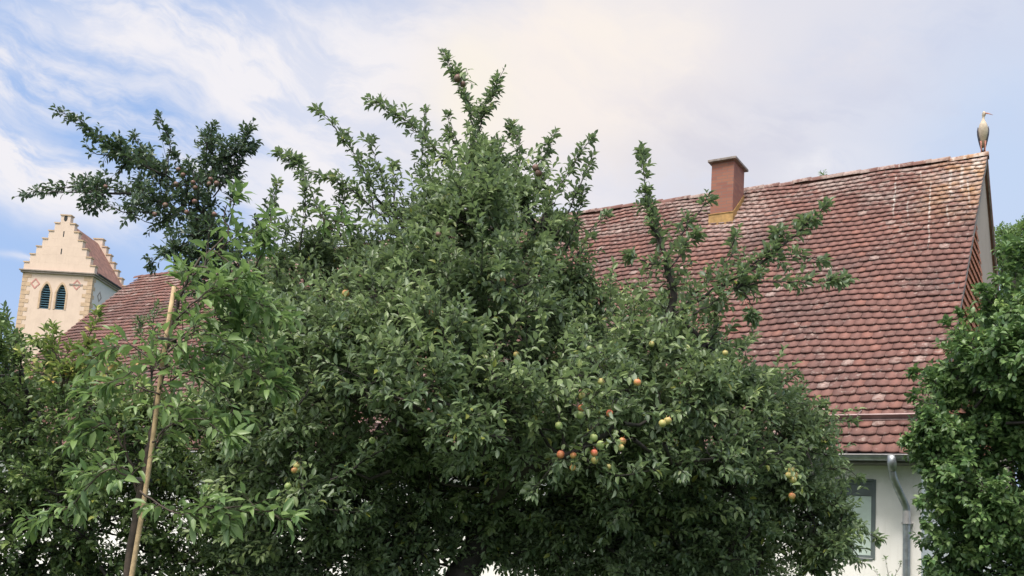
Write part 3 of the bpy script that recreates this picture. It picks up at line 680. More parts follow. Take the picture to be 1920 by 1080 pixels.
# ------------------------------------------------------------ vegetation engine
def norm(a): return a / (np.linalg.norm(a, axis=-1, keepdims=True) + 1e-9)
class Plant:
    def __init__(s, leaf_len, leaf_w, seed=1, droop=0.25, fold=0.25, petiole=.15):
        s.r = np.random.default_rng(seed); s.T = []; s.wood = MB(); s.L = leaf_len; s.W = leaf_w; s.droop = droop; s.fold = fold; s.pet = petiole
        s.limbs = []; s.LB = []
    def limb(s, pts, r0, r1, sides=8, wob=0.02):
        """a smooth tapering limb through the points"""
        pts = np.array([np.array(p, float) for p in pts]); P = []
        n = len(pts)
        for i in range(n - 1):
            p0 = pts[max(i - 1, 0)]; p1 = pts[i]; p2 = pts[i + 1]; p3 = pts[min(i + 2, n - 1)]
            for t in np.linspace(0, 1, 6)[:-1]:
                P.append(0.5 * ((2 * p1) + (-p0 + p2) * t + (2 * p0 - 5 * p1 + 4 * p2 - p3) * t * t + (-p0 + 3 * p1 - 3 * p2 + p3) * t ** 3))
        P.append(pts[-1]); P = np.array(P); P[1:-1] += s.r.normal(0, wob * .5, P[1:-1].shape)
        rad = np.linspace(r0, r1, len(P)); s.wood.tube(P, list(rad), sides)
        s.limbs.append(P); return P
    def shoot(s, pts, r0=0.008, r1=0.002, tl=0.16, dens=26, lpt=7, keep=0.1, leafscale=1.0):
        """a leafy branch: short twigs with leaves all along it"""
        P = s.limb(pts, r0, r1, 5, 0.012); s.limbs.pop()
        seg = np.linalg.norm(np.diff(P, axis=0), axis=1); L = seg.sum(); cum = np.concatenate([[0], np.cumsum(seg)]) / L
        n = max(4, int(L * dens * .95))
        nc = max(2, int(L / .13)); t = np.clip(np.linspace(keep, .88, nc)[s.r.integers(0, nc, n)] + s.r.normal(0, .06, n), keep, .93); pos = np.stack([np.interp(t, cum, P[:, k]) for k in range(3)], 1)
        d = np.stack([np.interp(np.minimum(t + .04, 1), cum, P[:, k]) - np.interp(np.maximum(t - .04, 0), cum, P[:, k]) for k in range(3)], 1); d = norm(d)
        rd = norm(s.r.normal(0, 1, (n, 3))); dr = norm(d * (.5 + .8 * t[:, None] ** 2) + rd * .8 + np.array([0, 0, .25]))
        ln = tl * s.r.uniform(.5, 1.3, n) * (1.0 - 0.5 * t)
        s.twigs(pos, pos + dr * ln[:, None], lpt, leafscale)
        i0 = max(0, len(P) - 9); s.twigs(P[i0][None], P[-1][None] + (P[-1] - P[-2])[None] * .2, lpt + 2, leafscale * 1.05)
    def twigs(s, P0, P1, nl, leafscale=1.0, draw=True):
        P0 = np.asarray(P0, float); P1 = np.asarray(P1, float); N = len(P0)
        s.T.append((P0, P1, nl, leafscale, getattr(s, 'young', 0.0)))
    def cluster(s, c, R_, base, nsub=6, ntw=8, tl=0.22, lpt=9, up=0.35, out=None, leafscale=1.0):
        c = np.array(c, float); base = np.array(base, float); R_ = np.array(R_, float)
        mid = (base + c) / 2 + s.r.normal(0, .06, 3)
        s.wood.tube([base, mid, c], [0.018, 0.013, 0.009], 5, False)
        dirs = norm(s.r.normal(0, 1, (nsub, 3)) + np.array([0, 0, up])); 
        if out is not None: dirs = norm(dirs + np.array(out))
        ends = c + dirs * R_ * s.r.uniform(.65, 1.05, (nsub, 1))
        for e in ends:
            m = (c + e) / 2 + s.r.normal(0, .03, 3); s.wood.tube([c, m, e], [0.007, 0.005, 0.002], 4, False)
            t = s.r.uniform(.25, 1.0, ntw)[:, None]
            pos = np.where(t < .5, c + (m - c) * t * 2, m + (e - m) * (t * 2 - 1))
            d0 = norm(e - c); dr = norm(d0 * .6 + norm(s.r.normal(0, 1, (ntw, 3))) * .9 + np.array([0, 0, up]))
            s.twigs(pos, pos + dr * (tl * s.r.uniform(.5, 1.3, (ntw, 1))), lpt, leafscale)
            s.twigs(e[None], e[None] + d0 * tl * .8 + np.array([0, 0, .03]), lpt, leafscale)
    def spray(s, p, d, L, droop=.15, nl=6, ls=1.15):
        """one young leafy shoot: leaves straight on a bending stem"""
        s.young = float(s.r.uniform(.25, 1.0)); d = norm(d); q = [p]
        for i in range(3):
            q.append(q[-1] + d * L / 3); d = norm(d + np.array([0, 0, -droop]) + s.r.normal(0, .1, 3))
        for i in range(3): s.twigs(q[i][None], q[i + 1][None], nl if i < 2 else nl + 3, ls)
        s.young = 0.0
    def nearest(s, p):
        best = None
        for P in s.limbs:
            d = np.linalg.norm(P - p, axis=1) + 0.25 * np.maximum(0, P[:, 2] - p[2] ) ; i = d.argmin()
            if best is None or d[i] < best[0]: best = (d[i], P[i])
        return best[1]
    def finish(s, name_root, label, cat, leaf_m, bark_m, loc, group=None, trunk_name='trunk', crown_name='crown'):
        # ---- leaves
        B = []; A = []; U = []; SC = []; YG = []; tubesP = []
        for (P0, P1, nl, ls, yg) in s.T:
            N = len(P0); d = P1 - P0; ln = np.linalg.norm(d, axis=1, keepdims=True); d = d / (ln + 1e-9)
            a = np.where(np.abs(d[:, 2:3]) < .9, np.array([[0, 0, 1.]]), np.array([[1., 0, 0]])); e1 = norm(np.cross(d, a)); e2 = np.cross(d, e1)
            ph0 = s.r.uniform(0, 6.28, N)
            for j in range(nl):
                t = (0.12 + 0.88 * (j + s.r.uniform(-.3, .3, N)) / max(1, nl - 1))[:, None]; t = np.clip(t, .03, .98)
                phi = (ph0 + j * 2.4 + s.r.normal(0, .3, N))[:, None]; rad = np.cos(phi) * e1 + np.sin(phi) * e2
                w = .70 + .7 * t ** 2
                ax = norm(d * w + rad * (1.1 - .3 * t) + s.r.normal(0, .18, (N, 3)) + np.array([0, 0, -s.droop * .6]))
                up = norm(np.array([[0, 0, 1.]]) * .9 + d * .45 + s.r.normal(0, .38, (N, 3)))
                YG.append(np.full(N, yg)); B.append(P0 + (P1 - P0) * t); A.append(ax); U.append(up); SC.append(ls * s.r.uniform(.62, 1.18, N) * (1 - .25 * np.clip(t[:, 0], 0, 1) ** 4))
            tubesP.append((P0, P1))
        YG = np.concatenate(YG); B = np.concatenate(B); A = np.concatenate(A); U = np.concatenate(U); SC = np.concatenate(SC)[:, None]
        side = norm(np.cross(A, U)); nr = np.cross(side, A)
        L = s.L * SC; W = s.W * SC * s.r.uniform(.85, 1.15, SC.shape); fo = s.fold * W * s.r.uniform(.2, 1.6, SC.shape); dr = s.droop * L * s.r.uniform(.3, 1.4, SC.shape)
        b0 = B + A * s.pet * L
        v = [b0, b0 + A * L * .28 + side * W * .43 + nr * fo, b0 + A * L * .66 + side * W * .40 + nr * (fo - dr * .35), b0 + A * L - nr * dr,
             b0 + A * L * .66 - side * W * .40 + nr * (fo - dr * .35), b0 + A * L * .28 - side * W * .43 + nr * fo, b0 + A * L * .5 - nr * dr * .12]
        V = np.stack(v, 1); N = len(V); base = (np.arange(N) * 7)[:, None]
        q = np.array([[0, 1, 2, 6], [6, 2, 3, 3], [0, 6, 4, 5], [6, 3, 4, 4]])
        quad = (base[:, :, None] + np.array([[0, 1, 2, 6], [0, 6, 4, 5]])[None]).reshape(-1, 4); tri = (base[:, :, None] + np.array([[6, 2, 3], [6, 3, 4]])[None]).reshape(-1, 3)
        idx = np.concatenate([quad.ravel(), tri.ravel()]); fn = np.concatenate([np.full(len(quad), 4), np.full(len(tri), 3)])
        loc = np.array(loc, float)
        me = np_mesh(crown_name, V.reshape(-1, 3) - loc, fn, idx, attrs={'young': np.repeat(YG, 7)})
        root = empty(name_root, loc); tag(root, label, cat, group)
        link(crown_name, me, leaf_m, root)
        # ---- twigs as thin three-sided prisms
        P0 = np.concatenate([a for a, _ in tubesP]); P1 = np.concatenate([a for _, a in tubesP]); d = norm(P1 - P0); a = np.array([[.3, .5, .81]]); e1 = norm(np.cross(d, a)); e2 = np.cross(d, e1)
        vs = []
        for (P, rr) in ((P0, .0028), (P1, .0011)):
            for k in range(3): t = 2.094 * k; vs.append(P + rr * (math.cos(t) * e1 + math.sin(t) * e2))
        TV = np.stack(vs, 1); n_ = len(TV); tb = (np.arange(n_) * 6)[:, None, None]
        tq = (tb + np.array([[0, 1, 4, 3], [1, 2, 5, 4], [2, 0, 3, 5]])[None]).reshape(-1, 4)
        wv = np.array(s.wood.v); nw = len(wv); fl = [len(f) for f in s.wood.f]; fi = [i for f in s.wood.f for i in f]
        Vv = np.concatenate([wv, TV.reshape(-1, 3)]) - loc
        me = np_mesh(trunk_name, Vv, np.concatenate([fl, np.full(len(tq), 4)]), np.concatenate([fi, tq.ravel() + nw]))
        link(trunk_name, me, bark_m, root)
        print(name_root, 'leaves', N, 'twigs', n_)
        return root

def in_poly(x, y, poly):
    c = False; n = len(poly)
    for i in range(n):
        (x1, y1), (x2, y2) = poly[i], poly[(i + 1) % n]
        if (y1 > y) != (y2 > y) and x < (x2 - x1) * (y - y1) / (y2 - y1) + x1: c = not c
    return c
def edge_dist(x, y, poly):
    best = 1e9; n = len(poly)
    for i in range(n):
        a = np.array(poly[i]); b_ = np.array(poly[(i + 1) % n]); p = np.array([x, y]); d = b_ - a; t = np.clip((p - a) @ d / (d @ d), 0, 1); best = min(best, np.linalg.norm(p - a - d * t))
    return best
def fill(pl, poly, Zc, Tmax, step, rpx, edge0=200., layers=(-1, 0.1, 1), nsub=5, ntw=7, tl=.2, lpt=8, base=None, up=.35, jit=.35, back_thin=0.6):
    xs = [p[0] for p in poly]; ys = [p[1] for p in poly]; k = 0
    y = min(ys)
    while y < max(ys):
        x = min(xs) + (step / 2 if k % 2 else 0)
        while x < max(xs):
            for li, l in enumerate(layers):
                xx = x + pl.r.uniform(-.45, .45) * step; yy = y + pl.r.uniform(-.45, .45) * step
                if in_poly(xx, yy, poly):
                    ed = edge_dist(xx, yy, poly); T = Tmax * min(1, ed / edge0) ** .55 * (1 - .8 * min(1, max(0, (yy - 790) / 230)))
                    Z = Zc + l * T + pl.r.uniform(-jit, jit)
                    if l == layers[0]:
                        pa = math.sin(xx / 61 + 1.3 * math.sin(yy / 83 + .7)) + math.sin(yy / 52 + 1.7 * math.sin(xx / 97 + 1.4))
                        if pa < -.5: Z += .8 * min(1, T)
                    rr = min(rpx, 0.35 * rpx + ed * .8) / F_PX * Z
                    c = at(xx, yy, Z); bs = pl.nearest(c)
                    v = bs - c; dist = np.linalg.norm(v)
                    if dist > 0.45: bs = c + v / dist * .45
                    f = 1 if l <= 0.0 else back_thin
                    pl.cluster(c, (rr, rr, rr), bs, max(2, int(nsub * f)), ntw, tl, lpt, up, out=(0, -.35 * (1 if l < 0 else 0), 0))
            x += step
        y += step * .87; k += 1

def sprays(pl, poly, Zc, Tmax, step, edge0, L=(.3, .6), lower=900., ls=1.15, keep=1.0, seed=.7):
    """young shoots standing out of the camera-side surface of a crown"""
    xs = [p[0] for p in poly]; ys = [p[1] for p in poly]; cxm = (min(xs) + max(xs)) / 2
    y = min(ys)
    while y < max(ys):
        x = min(xs)
        while x < max(xs):
            xx = x + pl.r.uniform(-.5, .5) * step; yy = y + pl.r.uniform(-.5, .5) * step
            pa = math.sin(xx / 61 + 1.3 * math.sin(yy / 83 + seed)) + math.sin(yy / 52 + 1.7 * math.sin(xx / 97 + 2 * seed))
            dens = keep * (1.0 if pa > .35 else .55 if pa > -.4 else .14) * (1 if yy < lower else .3)
            if in_poly(xx, yy, poly) and pl.r.random() < dens:
                ed = edge_dist(xx, yy, poly); T = Tmax * min(1, ed / edge0) ** .55 * (1 - .8 * min(1, max(0, (yy - 790) / 230)))
                p = at(xx, yy, Zc - T + pl.r.uniform(-.1, .35))
                up = 1.1 if yy < lower else .35
                d = np.array([(xx - cxm) / (max(xs) - cxm) * .7, -.75, up]) + pl.r.normal(0, .45, 3)
                if pa > .35: p = p + np.array([0, -.2, .03])
                pl.spray(p, d, pl.r.uniform(*L), .12 if yy < lower else .3, 6, ls)
            x += step
        y += step

def pix(pts, Z):
    out = []
    for i, p in enumerate(pts):
        z = p[2] if len(p) > 2 else Z
        out.append(at(p[0], p[1], z))
    return out

# ------------------------------------------------------------ the big apple tree
ap = Plant(0.072, 0.036, 11, droop=.22, fold=.28)
tb = at(870, 1075, 8.6); tb0 = np.array([tb[0] - .18, tb[1], 0.0])
ap.limb([tb0, tb0 + [.02, 0, .7], at(868, 1078, 8.6), at(905, 1010, 8.6)], .17, .12, 12)
J = (905, 1010, 8.6)
ap.limb(pix([J, (930, 860), (905, 730), (900, 560), (885, 400), (885, 250)], 8.6), .11, .02)
ap.limb(pix([(925, 860, 8.6), (935, 750, 8.1), (1010, 738, 7.8), (1070, 722, 7.5), (1180, 655, 7.6), (1255, 590, 7.7), (1253, 500, 7.7), (1222, 420, 7.7)], 8), .085, .014)
ap.limb(pix([(1255, 590, 7.7), (1340, 545, 7.6), (1430, 490, 7.5), (1500, 430, 7.5)], 8), .018, .006)
ap.limb(pix([(1270, 592, 7.7), (1320, 640, 7.7), (1390, 720, 7.9), (1480, 830, 8.2)], 8), .024, .008)
ap.limb(pix([J, (1050, 930, 8.8), (1200, 850, 8.9), (1380, 860, 8.9), (1520, 900, 8.8)], 8), .09, .014)
ap.limb(pix([(920, 900, 8.6), (780, 800, 8.8), (640, 720, 8.6), (520, 640, 8.4)], 8), .08, .014)
ap.limb(pix([(905, 720, 8.6), (820, 560, 8.7), (760, 440, 8.7), (700, 360, 8.6)], 8), .05, .01)
ap.limb(pix([(900, 560, 8.6), (980, 470, 8.7), (1040, 380, 8.7)], 8), .04, .008)
ap.limb(pix([(905, 1000, 8.6), (780, 970, 9.2), (640, 910, 9.4), (520, 890, 9.4)], 8), .07, .014)
ap.limb(pix([(915, 960, 8.6), (960, 900, 7.5), (1080, 850, 6.9), (1150, 800, 6.8)], 8), .06, .012)
poly = [(450, 600), (520, 520), (590, 480), (650, 450), (725, 455), (790, 400), (830, 345), (870, 310), (925, 310), (965, 365), (1010, 430), (1065, 460), (1085, 520), (1125, 560),
        (1180, 590), (1290, 625), (1350, 665), (1420, 720), (1470, 760), (1540, 810), (1560, 870), (1572, 950), (1560, 1050), (1525, 1070), (1440, 1060), (1340, 1100), (1200, 1120), (1070, 1110),
        (1000, 1055), (960, 1050), (900, 1035), (840, 1060), (800, 1090), (700, 1120), (560, 1150), (450, 1150), (400, 900), (420, 720)]
fill(ap, poly, 8.7, 2.0, 78, 72, edge0=260, layers=(-1.0, -.35, .5, 1.1), nsub=6, ntw=7, tl=.19, lpt=9)
sprays(ap, poly, 8.7, 2.0, 29, 260, lower=860.)
for k_ in range(34):   # dense leafy underside of the crown
    x_, y_ = ap.r.uniform(980, 1420), ap.r.uniform(960, 1090); Z_ = ap.r.uniform(8.4, 10.2); c_ = at(x_, y_, Z_); ap.cluster(c_, (.3, .3, .25), ap.nearest(c_) * .3 + c_ * .7, 6, 7, .2, 8, .1)
# shoots that make the outline
SH = [
 ([(885, 330), (887, 240), (868, 165), (822, 90)], 8.6, .13, 42), ([(888, 300), (905, 215), (928, 165), (946, 128)], 8.5, .14, 44), ([(860, 330), (800, 262), (745, 215), (688, 182)], 8.5, .15, 42),
 ([(870, 300), (850, 260), (840, 215)], 8.6, .14, 30), ([(905, 330), (940, 280), (962, 240)], 8.6, .16, 34), ([(800, 380), (790, 300), (800, 200)], 8.7, .12, 22),
 ([(700, 400), (690, 340), (665, 290), (645, 265)], 8.5, .17, 34), ([(648, 268), (625, 235), (605, 212), (590, 205)], 8.5, .08, 26), ([(740, 430), (670, 365), (600, 325), (508, 288)], 8.4, .15, 40),
 ([(640, 440), (600, 400), (580, 345), (560, 300)], 8.4, .15, 26), ([(560, 470), (572, 400), (575, 345)], 8.3, .14, 26), ([(520, 520), (515, 440), (517, 335)], 8.2, .11, 20),
 ([(520, 520), (530, 450), (548, 400)], 8.3, .16, 34), ([(560, 500), (600, 450), (640, 400)], 8.4, .18, 38), ([(500, 540), (480, 480), (488, 430)], 8.4, .16, 32), ([(600, 470), (640, 400), (650, 340)], 8.5, .17, 34),
 ([(730, 420), (720, 350), (705, 300), (690, 262)], 8.6, .17, 36), ([(740, 400), (740, 350), (735, 310)], 8.6, .14, 30), ([(830, 400), (815, 360), (800, 310)], 8.5, .12, 26),
 ([(960, 360), (975, 300), (970, 245)], 8.4, .14, 30), ([(985, 400), (1010, 320), (1040, 250)], 8.4, .16, 30), ([(1010, 420), (1060, 330), (1113, 252)], 8.2, .09, 26), ([(1040, 450), (1080, 370), (1112, 288)], 8.2, .10, 28),
 ([(1060, 470), (1085, 400), (1095, 350)], 8.3, .12, 28), ([(1020, 440), (1030, 370), (1000, 310)], 8.4, .16, 30), ([(1080, 480), (1110, 430), (1140, 400)], 8.3, .10, 18), ([(925, 420), (930, 340), (932, 250)], 8.3, .14, 30),
 # right hand branch in front of the roof
 ([(1235, 470), (1218, 410), (1210, 340), (1200, 276)], 7.7, .11, 40), ([(1255, 560), (1252, 500), (1230, 430), (1222, 400)], 7.7, .22, 36), ([(1252, 500), (1210, 490), (1183, 482)], 7.7, .13, 38), ([(1250, 480), (1290, 420), (1335, 370)], 7.8, .15, 26),
 ([(1250, 520), (1280, 470), (1300, 440)], 7.6, .17, 38), ([(1268, 590), (1300, 555), (1330, 520)], 7.5, .18, 40), ([(1340, 545), (1400, 505), (1445, 470), (1460, 430)], 7.5, .19, 46), ([(1430, 490), (1490, 440), (1530, 405), (1558, 378)], 7.5, .13, 44),
 ([(1370, 540), (1430, 530), (1500, 528), (1597, 522)], 7.4, .12, 40), ([(1380, 530), (1405, 560), (1410, 595)], 7.4, .12, 36), ([(1440, 490), (1500, 480), (1548, 492)], 7.5, .11, 34), ([(1340, 545), (1370, 480), (1380, 440)], 7.6, .15, 30), ([(1300, 590), (1350, 560), (1400, 530)], 7.4, .16, 40),
 ([(1255, 585), (1230, 570), (1205, 560)], 7.7, .13, 26), ([(1330, 640), (1345, 610), (1340, 580)], 7.7, .13, 26), ([(1430, 760), (1465, 720), (1495, 700)], 8.0, .13, 30), ([(1500, 800), (1560, 790), (1603, 790)], 8.3, .11, 26), ([(1450, 750), (1510, 760), (1545, 765)], 8.2, .12, 26),
 ([(1390, 720), (1400, 680), (1390, 650)], 7.9, .14, 28), ([(1560, 950), (1610, 990), (1650, 1012)], 8.5, .11, 30), ([(1550, 880), (1590, 880), (1610, 900)], 8.5, .13, 26), ([(1560, 1000), (1600, 1030), (1610, 1060)], 8.5, .14, 26),
 # bright front sprays
 ([(1080, 850), (1110, 800), (1160, 770), (1240, 775)], 6.7, .17, 44), ([(1060, 850), (1030, 880), (1000, 925)], 6.7, .15, 40), ([(1100, 860), (1150, 890), (1235, 880)], 6.6, .17, 40), ([(1090, 800), (1130, 720), (1190, 700)], 6.8, .17, 40),
 ([(850, 820), (855, 760), (852, 690)], 6.8, .17, 40), ([(700, 760), (670, 690), (640, 640)], 6.9, .18, 36), ([(560, 760), (600, 690), (590, 640)], 7.0, .18, 32), ([(720, 620), (705, 570), (700, 520)], 7.1, .16, 30), ([(620, 900), (690, 860), (740, 830)], 6.9, .18, 34),
 ([(560, 900), (600, 950), (680, 960)], 6.8, .2, 34), ([(1400, 900), (1460, 850), (1520, 840)], 7.6, .17, 34), ([(940, 620), (1010, 580), (1060, 575)], 7.1, .18, 36), ([(820, 620), (870, 560), (880, 520)], 7.2, .18, 34)]
for pts, Z, tl, dens in SH:
    ap.shoot(pix(pts, Z), .008, .002, tl, dens, 7)
APL = []
def apl(lst, Z):
    for (x, y, c) in lst:
        p = at(x, y, Z + rng.uniform(-.1, .12)); APL.append((p, c))
        for q in range(1):
            a_ = p + np.array([rng.uniform(-.10, .10), rng.uniform(.0, .08), .07 + rng.uniform(0, .04)]); b_ = p + np.array([rng.uniform(-.10, .10), -.06, rng.uniform(-.04, .05)])
            ap.young = rng.uniform(.3, 1); ap.twigs(a_[None], b_[None], 5, 1.0)
        ap.young = 0.0
apl([(1091, 743, 'y'), (1091, 765, 'r'), (1087, 778, 'g'), (1143, 775, 'r'), (1127, 716, 'y'), (1195, 717, 'o'), (1252, 789, 'y'), (1242, 794, 'y'), (1167, 827, 'o'), (1164, 839, 'y'), (1126, 834, 'g'), (1113, 821, 'g'),
     (1051, 852, 'r'), (1075, 854, 'o'), (1074, 877, 'o'), (1114, 849, 'r'), (1115, 863, 'y'), (1140, 876, 'y'), (1048, 798, 'g')], 6.5)
apl([(557, 874, 'y'), (564, 881, 'y'), (552, 882, 'o'), (540, 912, 'g'), (698, 826, 'g')], 6.65)
apl([(1484, 882, 'y'), (1479, 891, 'y'), (1491, 892, 'y'), (1487, 900, 'y'), (1485, 930, 'o')], 7.0)
apl([(934, 523, 'r'), (942, 525, 'o'), (968, 665, 'y'), (799, 580, 'd'), (806, 588, 'r'), (648, 550, 'o'), (620, 555, 'y'), (618, 626, 'd'), (1222, 645, 'y'), (1360, 662, 'y'), (1105, 655, 'g'), (1005, 315, 'd'), (1010, 325, 'd'), (868, 158, 'd'), (858, 147, 'd'), (822, 440, 'd')], 6.95)
apple_tree = ap.finish('apple_tree', 'large wild-crowned apple tree with red and yellow apples, filling the middle of the view', 'tree', M['apple_leaf'], M['bark'], tb0)

# ------------------------------------------------------------ dark fruit tree reaching into the sky on the left
dk = Plant(0.068, 0.036, 23, droop=.2, fold=.25)
db = at(440, 1080, 9.6); db0 = np.array([db[0], db[1], 0.0])
dk.limb([db0, at(440, 900, 9.6), at(432, 700, 9.6), at(425, 560, 9.6), at(412, 470, 9.6), at(400, 420, 9.6), at(360, 375, 9.6)], .11, .025)
dk.limb(pix([(395, 410), (330, 390), (250, 365), (170, 360), (90, 362)], 9.5), .022, .006)
dk.limb(pix([(365, 380), (310, 330), (250, 300), (190, 260), (140, 225)], 9.6), .02, .005)
dk.limb(pix([(400, 425), (392, 350), (400, 290)], 9.6), .02, .005)
DS = [([(330, 392), (250, 362), (130, 352), (30, 368)], .15, 42), ([(300, 400), (230, 395), (160, 372)], .16, 30), ([(300, 325), (220, 285), (160, 235), (97, 203)], .15, 42), ([(230, 290), (190, 290), (160, 275)], .12, 26), ([(240, 300), (220, 330), (195, 345)], .09, 16),
      ([(310, 330), (318, 270), (292, 213)], .07, 26), ([(392, 340), (385, 290), (398, 240)], .16, 46), ([(400, 370), (440, 310), (468, 230)], .17, 46), ([(395, 360), (430, 330), (478, 265)], .14, 38), ([(410, 470), (460, 440), (500, 400), (515, 350)], .12, 24),
      ([(300, 330), (280, 300), (250, 255)], .13, 30), ([(350, 370), (345, 330), (330, 290)], .15, 32), ([(400, 430), (370, 440), (330, 470)], .17, 44), ([(350, 460), (300, 480), (285, 500)], .12, 34), ([(330, 400), (290, 420), (250, 405)], .17, 38), ([(415, 480), (440, 500), (470, 480)], .2, 36),
      ([(415, 480), (390, 500), (350, 500)], .2, 44), ([(370, 380), (370, 340), (355, 310)], .16, 40), ([(420, 420), (440, 380), (445, 340)], .13, 22)]
for pts, tl, dens in DS: dk.shoot(pix(pts, 9.5 + dk.r.uniform(-.35, .35)), .009, .002, tl * 1.1, dens, 7)
for (x, y, rr) in ((395, 285, 30), (440, 290, 24), (350, 345, 36), (300, 345, 34), (260, 375, 30), (320, 400, 40), (370, 410, 38), (390, 460, 42), (355, 380, 34), (235, 290, 22), (400, 520, 50), (450, 560, 60), (420, 340, 26), (180, 365, 22), (280, 310, 22), (375, 440, 36), (430, 480, 34), (500, 560, 50), (330, 470, 26), (360, 500, 34), (500, 640, 60), (420, 640, 60)):
    Z = 9.5 + dk.r.uniform(-.3, .3); c = at(x, y, Z); bs = dk.nearest(c); q = rr / F_PX * Z
    dk.cluster(c, (q * 1.15, q * 1.15, q * 1.15), bs, 6, 5, .13, 7, .3)
dark_tree = dk.finish('fruit_tree', 'dark-leaved fruit tree whose ragged branches reach into the sky above the church tower', 'tree', M['dark_leaf'], M['bark'], db0)

# ------------------------------------------------------------ staked sapling with long drooping leaves
sp = Plant(0.100, 0.040, 31, droop=.35, fold=.2, petiole=.12)
ZS = 5.6
sb = at(243, 1080, ZS); sb0 = np.array([sb[0] - .25, sb[1], 0.0])
stk_b = at(248, 1080, ZS - .06); stk_t = at(327, 538, ZS - .06); dd = (stk_t - stk_b) / np.linalg.norm(stk_t - stk_b); stk0 = stk_b - dd * (stk_b[2] / dd[2])
sb0 = stk0 + np.array([-.06, .06, 0])
sp.limb([sb0, at(240, 1075, ZS), at(262, 930, ZS), at(283, 830, ZS), at(297, 740, ZS), at(312, 660, ZS), at(330, 580, ZS + .05), at(365, 500, ZS + .1), at(430, 440, ZS + .1)], .028, .006, 8, .01)
sp.limb(pix([(262, 930), (240, 860), (232, 800)], ZS), .010, .004, 6, .01)
sp.limb(pix([(262, 900), (285, 850), (310, 800)], ZS), .008, .004, 6, .01)
for pts, dz, tl, dens in [
    ([(330, 600), (400, 560), (470, 560), (540, 610)], -.2, .2, 26), ([(320, 640), (410, 600), (480, 630), (530, 690)], -.1, .2, 28), ([(310, 690), (390, 660), (460, 690), (540, 735)], -.15, .2, 26), ([(345, 540), (400, 480), (450, 440), (500, 450)], .1, .22, 28),
    ([(400, 470), (440, 500), (480, 560)], 0, .22, 28), ([(370, 500), (420, 520), (450, 580)], -.1, .22, 26), ([(305, 700), (250, 650), (190, 660), (150, 700)], -.1, .2, 22), ([(300, 740), (240, 720), (180, 740), (140, 790)], -.1, .2, 20),
    ([(295, 760), (350, 760), (400, 780)], -.2, .2, 24), ([(285, 830), (330, 790), (380, 790), (440, 830)], -.3, .16, 24), ([(232, 840), (210, 800), (170, 800), (140, 830)], -.1, .18, 24), ([(262, 920), (330, 960), (400, 950), (440, 975)], -.3, .17, 24), ([(400, 950), (470, 955), (550, 975)], -.3, .15, 22),
    ([(262, 910), (200, 880), (130, 950), (40, 985)], -.2, .15, 22), ([(240, 880), (190, 870), (150, 890)], -.1, .16, 20), ([(320, 620), (350, 580), (340, 530)], 0, .2, 22), ([(300, 730), (350, 700), (420, 740), (450, 790)], -.2, .2, 26), ([(315, 660), (370, 620), (430, 640)], -.3, .2, 26),
    ([(430, 440), (420, 400), (440, 370)], .1, .16, 20), ([(480, 500), (500, 440), (510, 400)], .1, .18, 18), ([(310, 690), (260, 690), (215, 720)], -.25, .2, 22), ([(340, 590), (400, 540), (460, 520)], -.3, .2, 26), ([(600, 400), (620, 430), (650, 420)], .6, .12, 6)][:24]:
    sp.shoot(pix(pts, ZS + dz), .006, .002, tl, dens * 1.05, 6, .1)
sapling = sp.finish('sapling', 'slender young tree with long bright drooping leaves, tied to the pale wooden stake', 'tree', M['sapling_leaf'], M['young_bark'], sb0)
# stake
b = MB(); Lst = np.linalg.norm(stk_t - stk0); nseg = 14
pts = [stk0 + dd * Lst * i / nseg + np.array([.004 * math.sin(i * .9), .004 * math.cos(i * .7), 0]) - stk0 for i in range(nseg + 1)]
b.tube(pts, [.016 - .003 * i / nseg for i in range(nseg + 1)], 10)
st_o = b.build('wooden_stake', M['stake_wood'], None, smooth=True, loc=stk0); tag(st_o, 'tall pale wooden stake leaning right beside the young tree', 'stake')
for (x, y) in ((272, 902), (318, 640)):
    b = MB()
    c = at(x, y, ZS - .05) - stk0
    for q in range(3): 
        pc = c + dd * .006 * q
        ring = [pc + np.array([-.022, .02, 0]) + np.array([math.cos(t) * .05, math.sin(t) * .045, .0]) for t in np.linspace(0, 2 * math.pi, 17)]
        b.tube(ring, .005, 5)
    b.build('tie', M['strap'], st_o)

# ------------------------------------------------------------ shrubs at the left
hd = Plant(0.07, 0.038, 41, droop=.2, fold=.25)
h0 = at(60, 1080, 9.6); h0[2] = 0
hd.limb([h0, at(60, 1020, 9.6), at(70, 950, 9.5), at(60, 800, 9.0), at(40, 690, 9.0)], .08, .02); hd.limb([at(68, 980, 9), at(160, 880, 9.2), at(230, 760, 9.3)], .05, .012); hd.limb([at(68, 980, 9), at(-40, 880, 9.2), at(-90, 700, 9.3)], .05, .012)
HDP = [(-160, 580), (-60, 590), (10, 650), (60, 700), (150, 735), (240, 745), (330, 745), (470, 800), (560, 1150), (-160, 1150)]
fill(hd, HDP, 9.3, 1.1, 82, 75, edge0=160, layers=(-1, -.1, .8), nsub=6, ntw=7, tl=.2, lpt=9)
for pts in ([(40, 690), (30, 640), (12, 585)], [(20, 700), (0, 650), (-10, 600)], [(110, 720), (100, 680), (80, 650)], [(30, 680), (45, 650), (60, 640)]): hd.shoot(pix(pts, 8.8), .008, .002, .18, 34, 8)
sprays(hd, HDP, 9.3, 1.1, 42, 160)
hd.finish('shrub', 'dense dark green shrub filling the lower left corner below the church tower', 'shrub', M['hedge_leaf'], M['bark'], h0)
ys = Plant(0.075, 0.036, 43, droop=.15, fold=.25)
y0 = at(110, 1080, 10.6); y0[2] = 0
ys.limb([y0, at(110, 900, 10.4), at(115, 780, 9.2), at(120, 700, 8.0)], .03, .01)
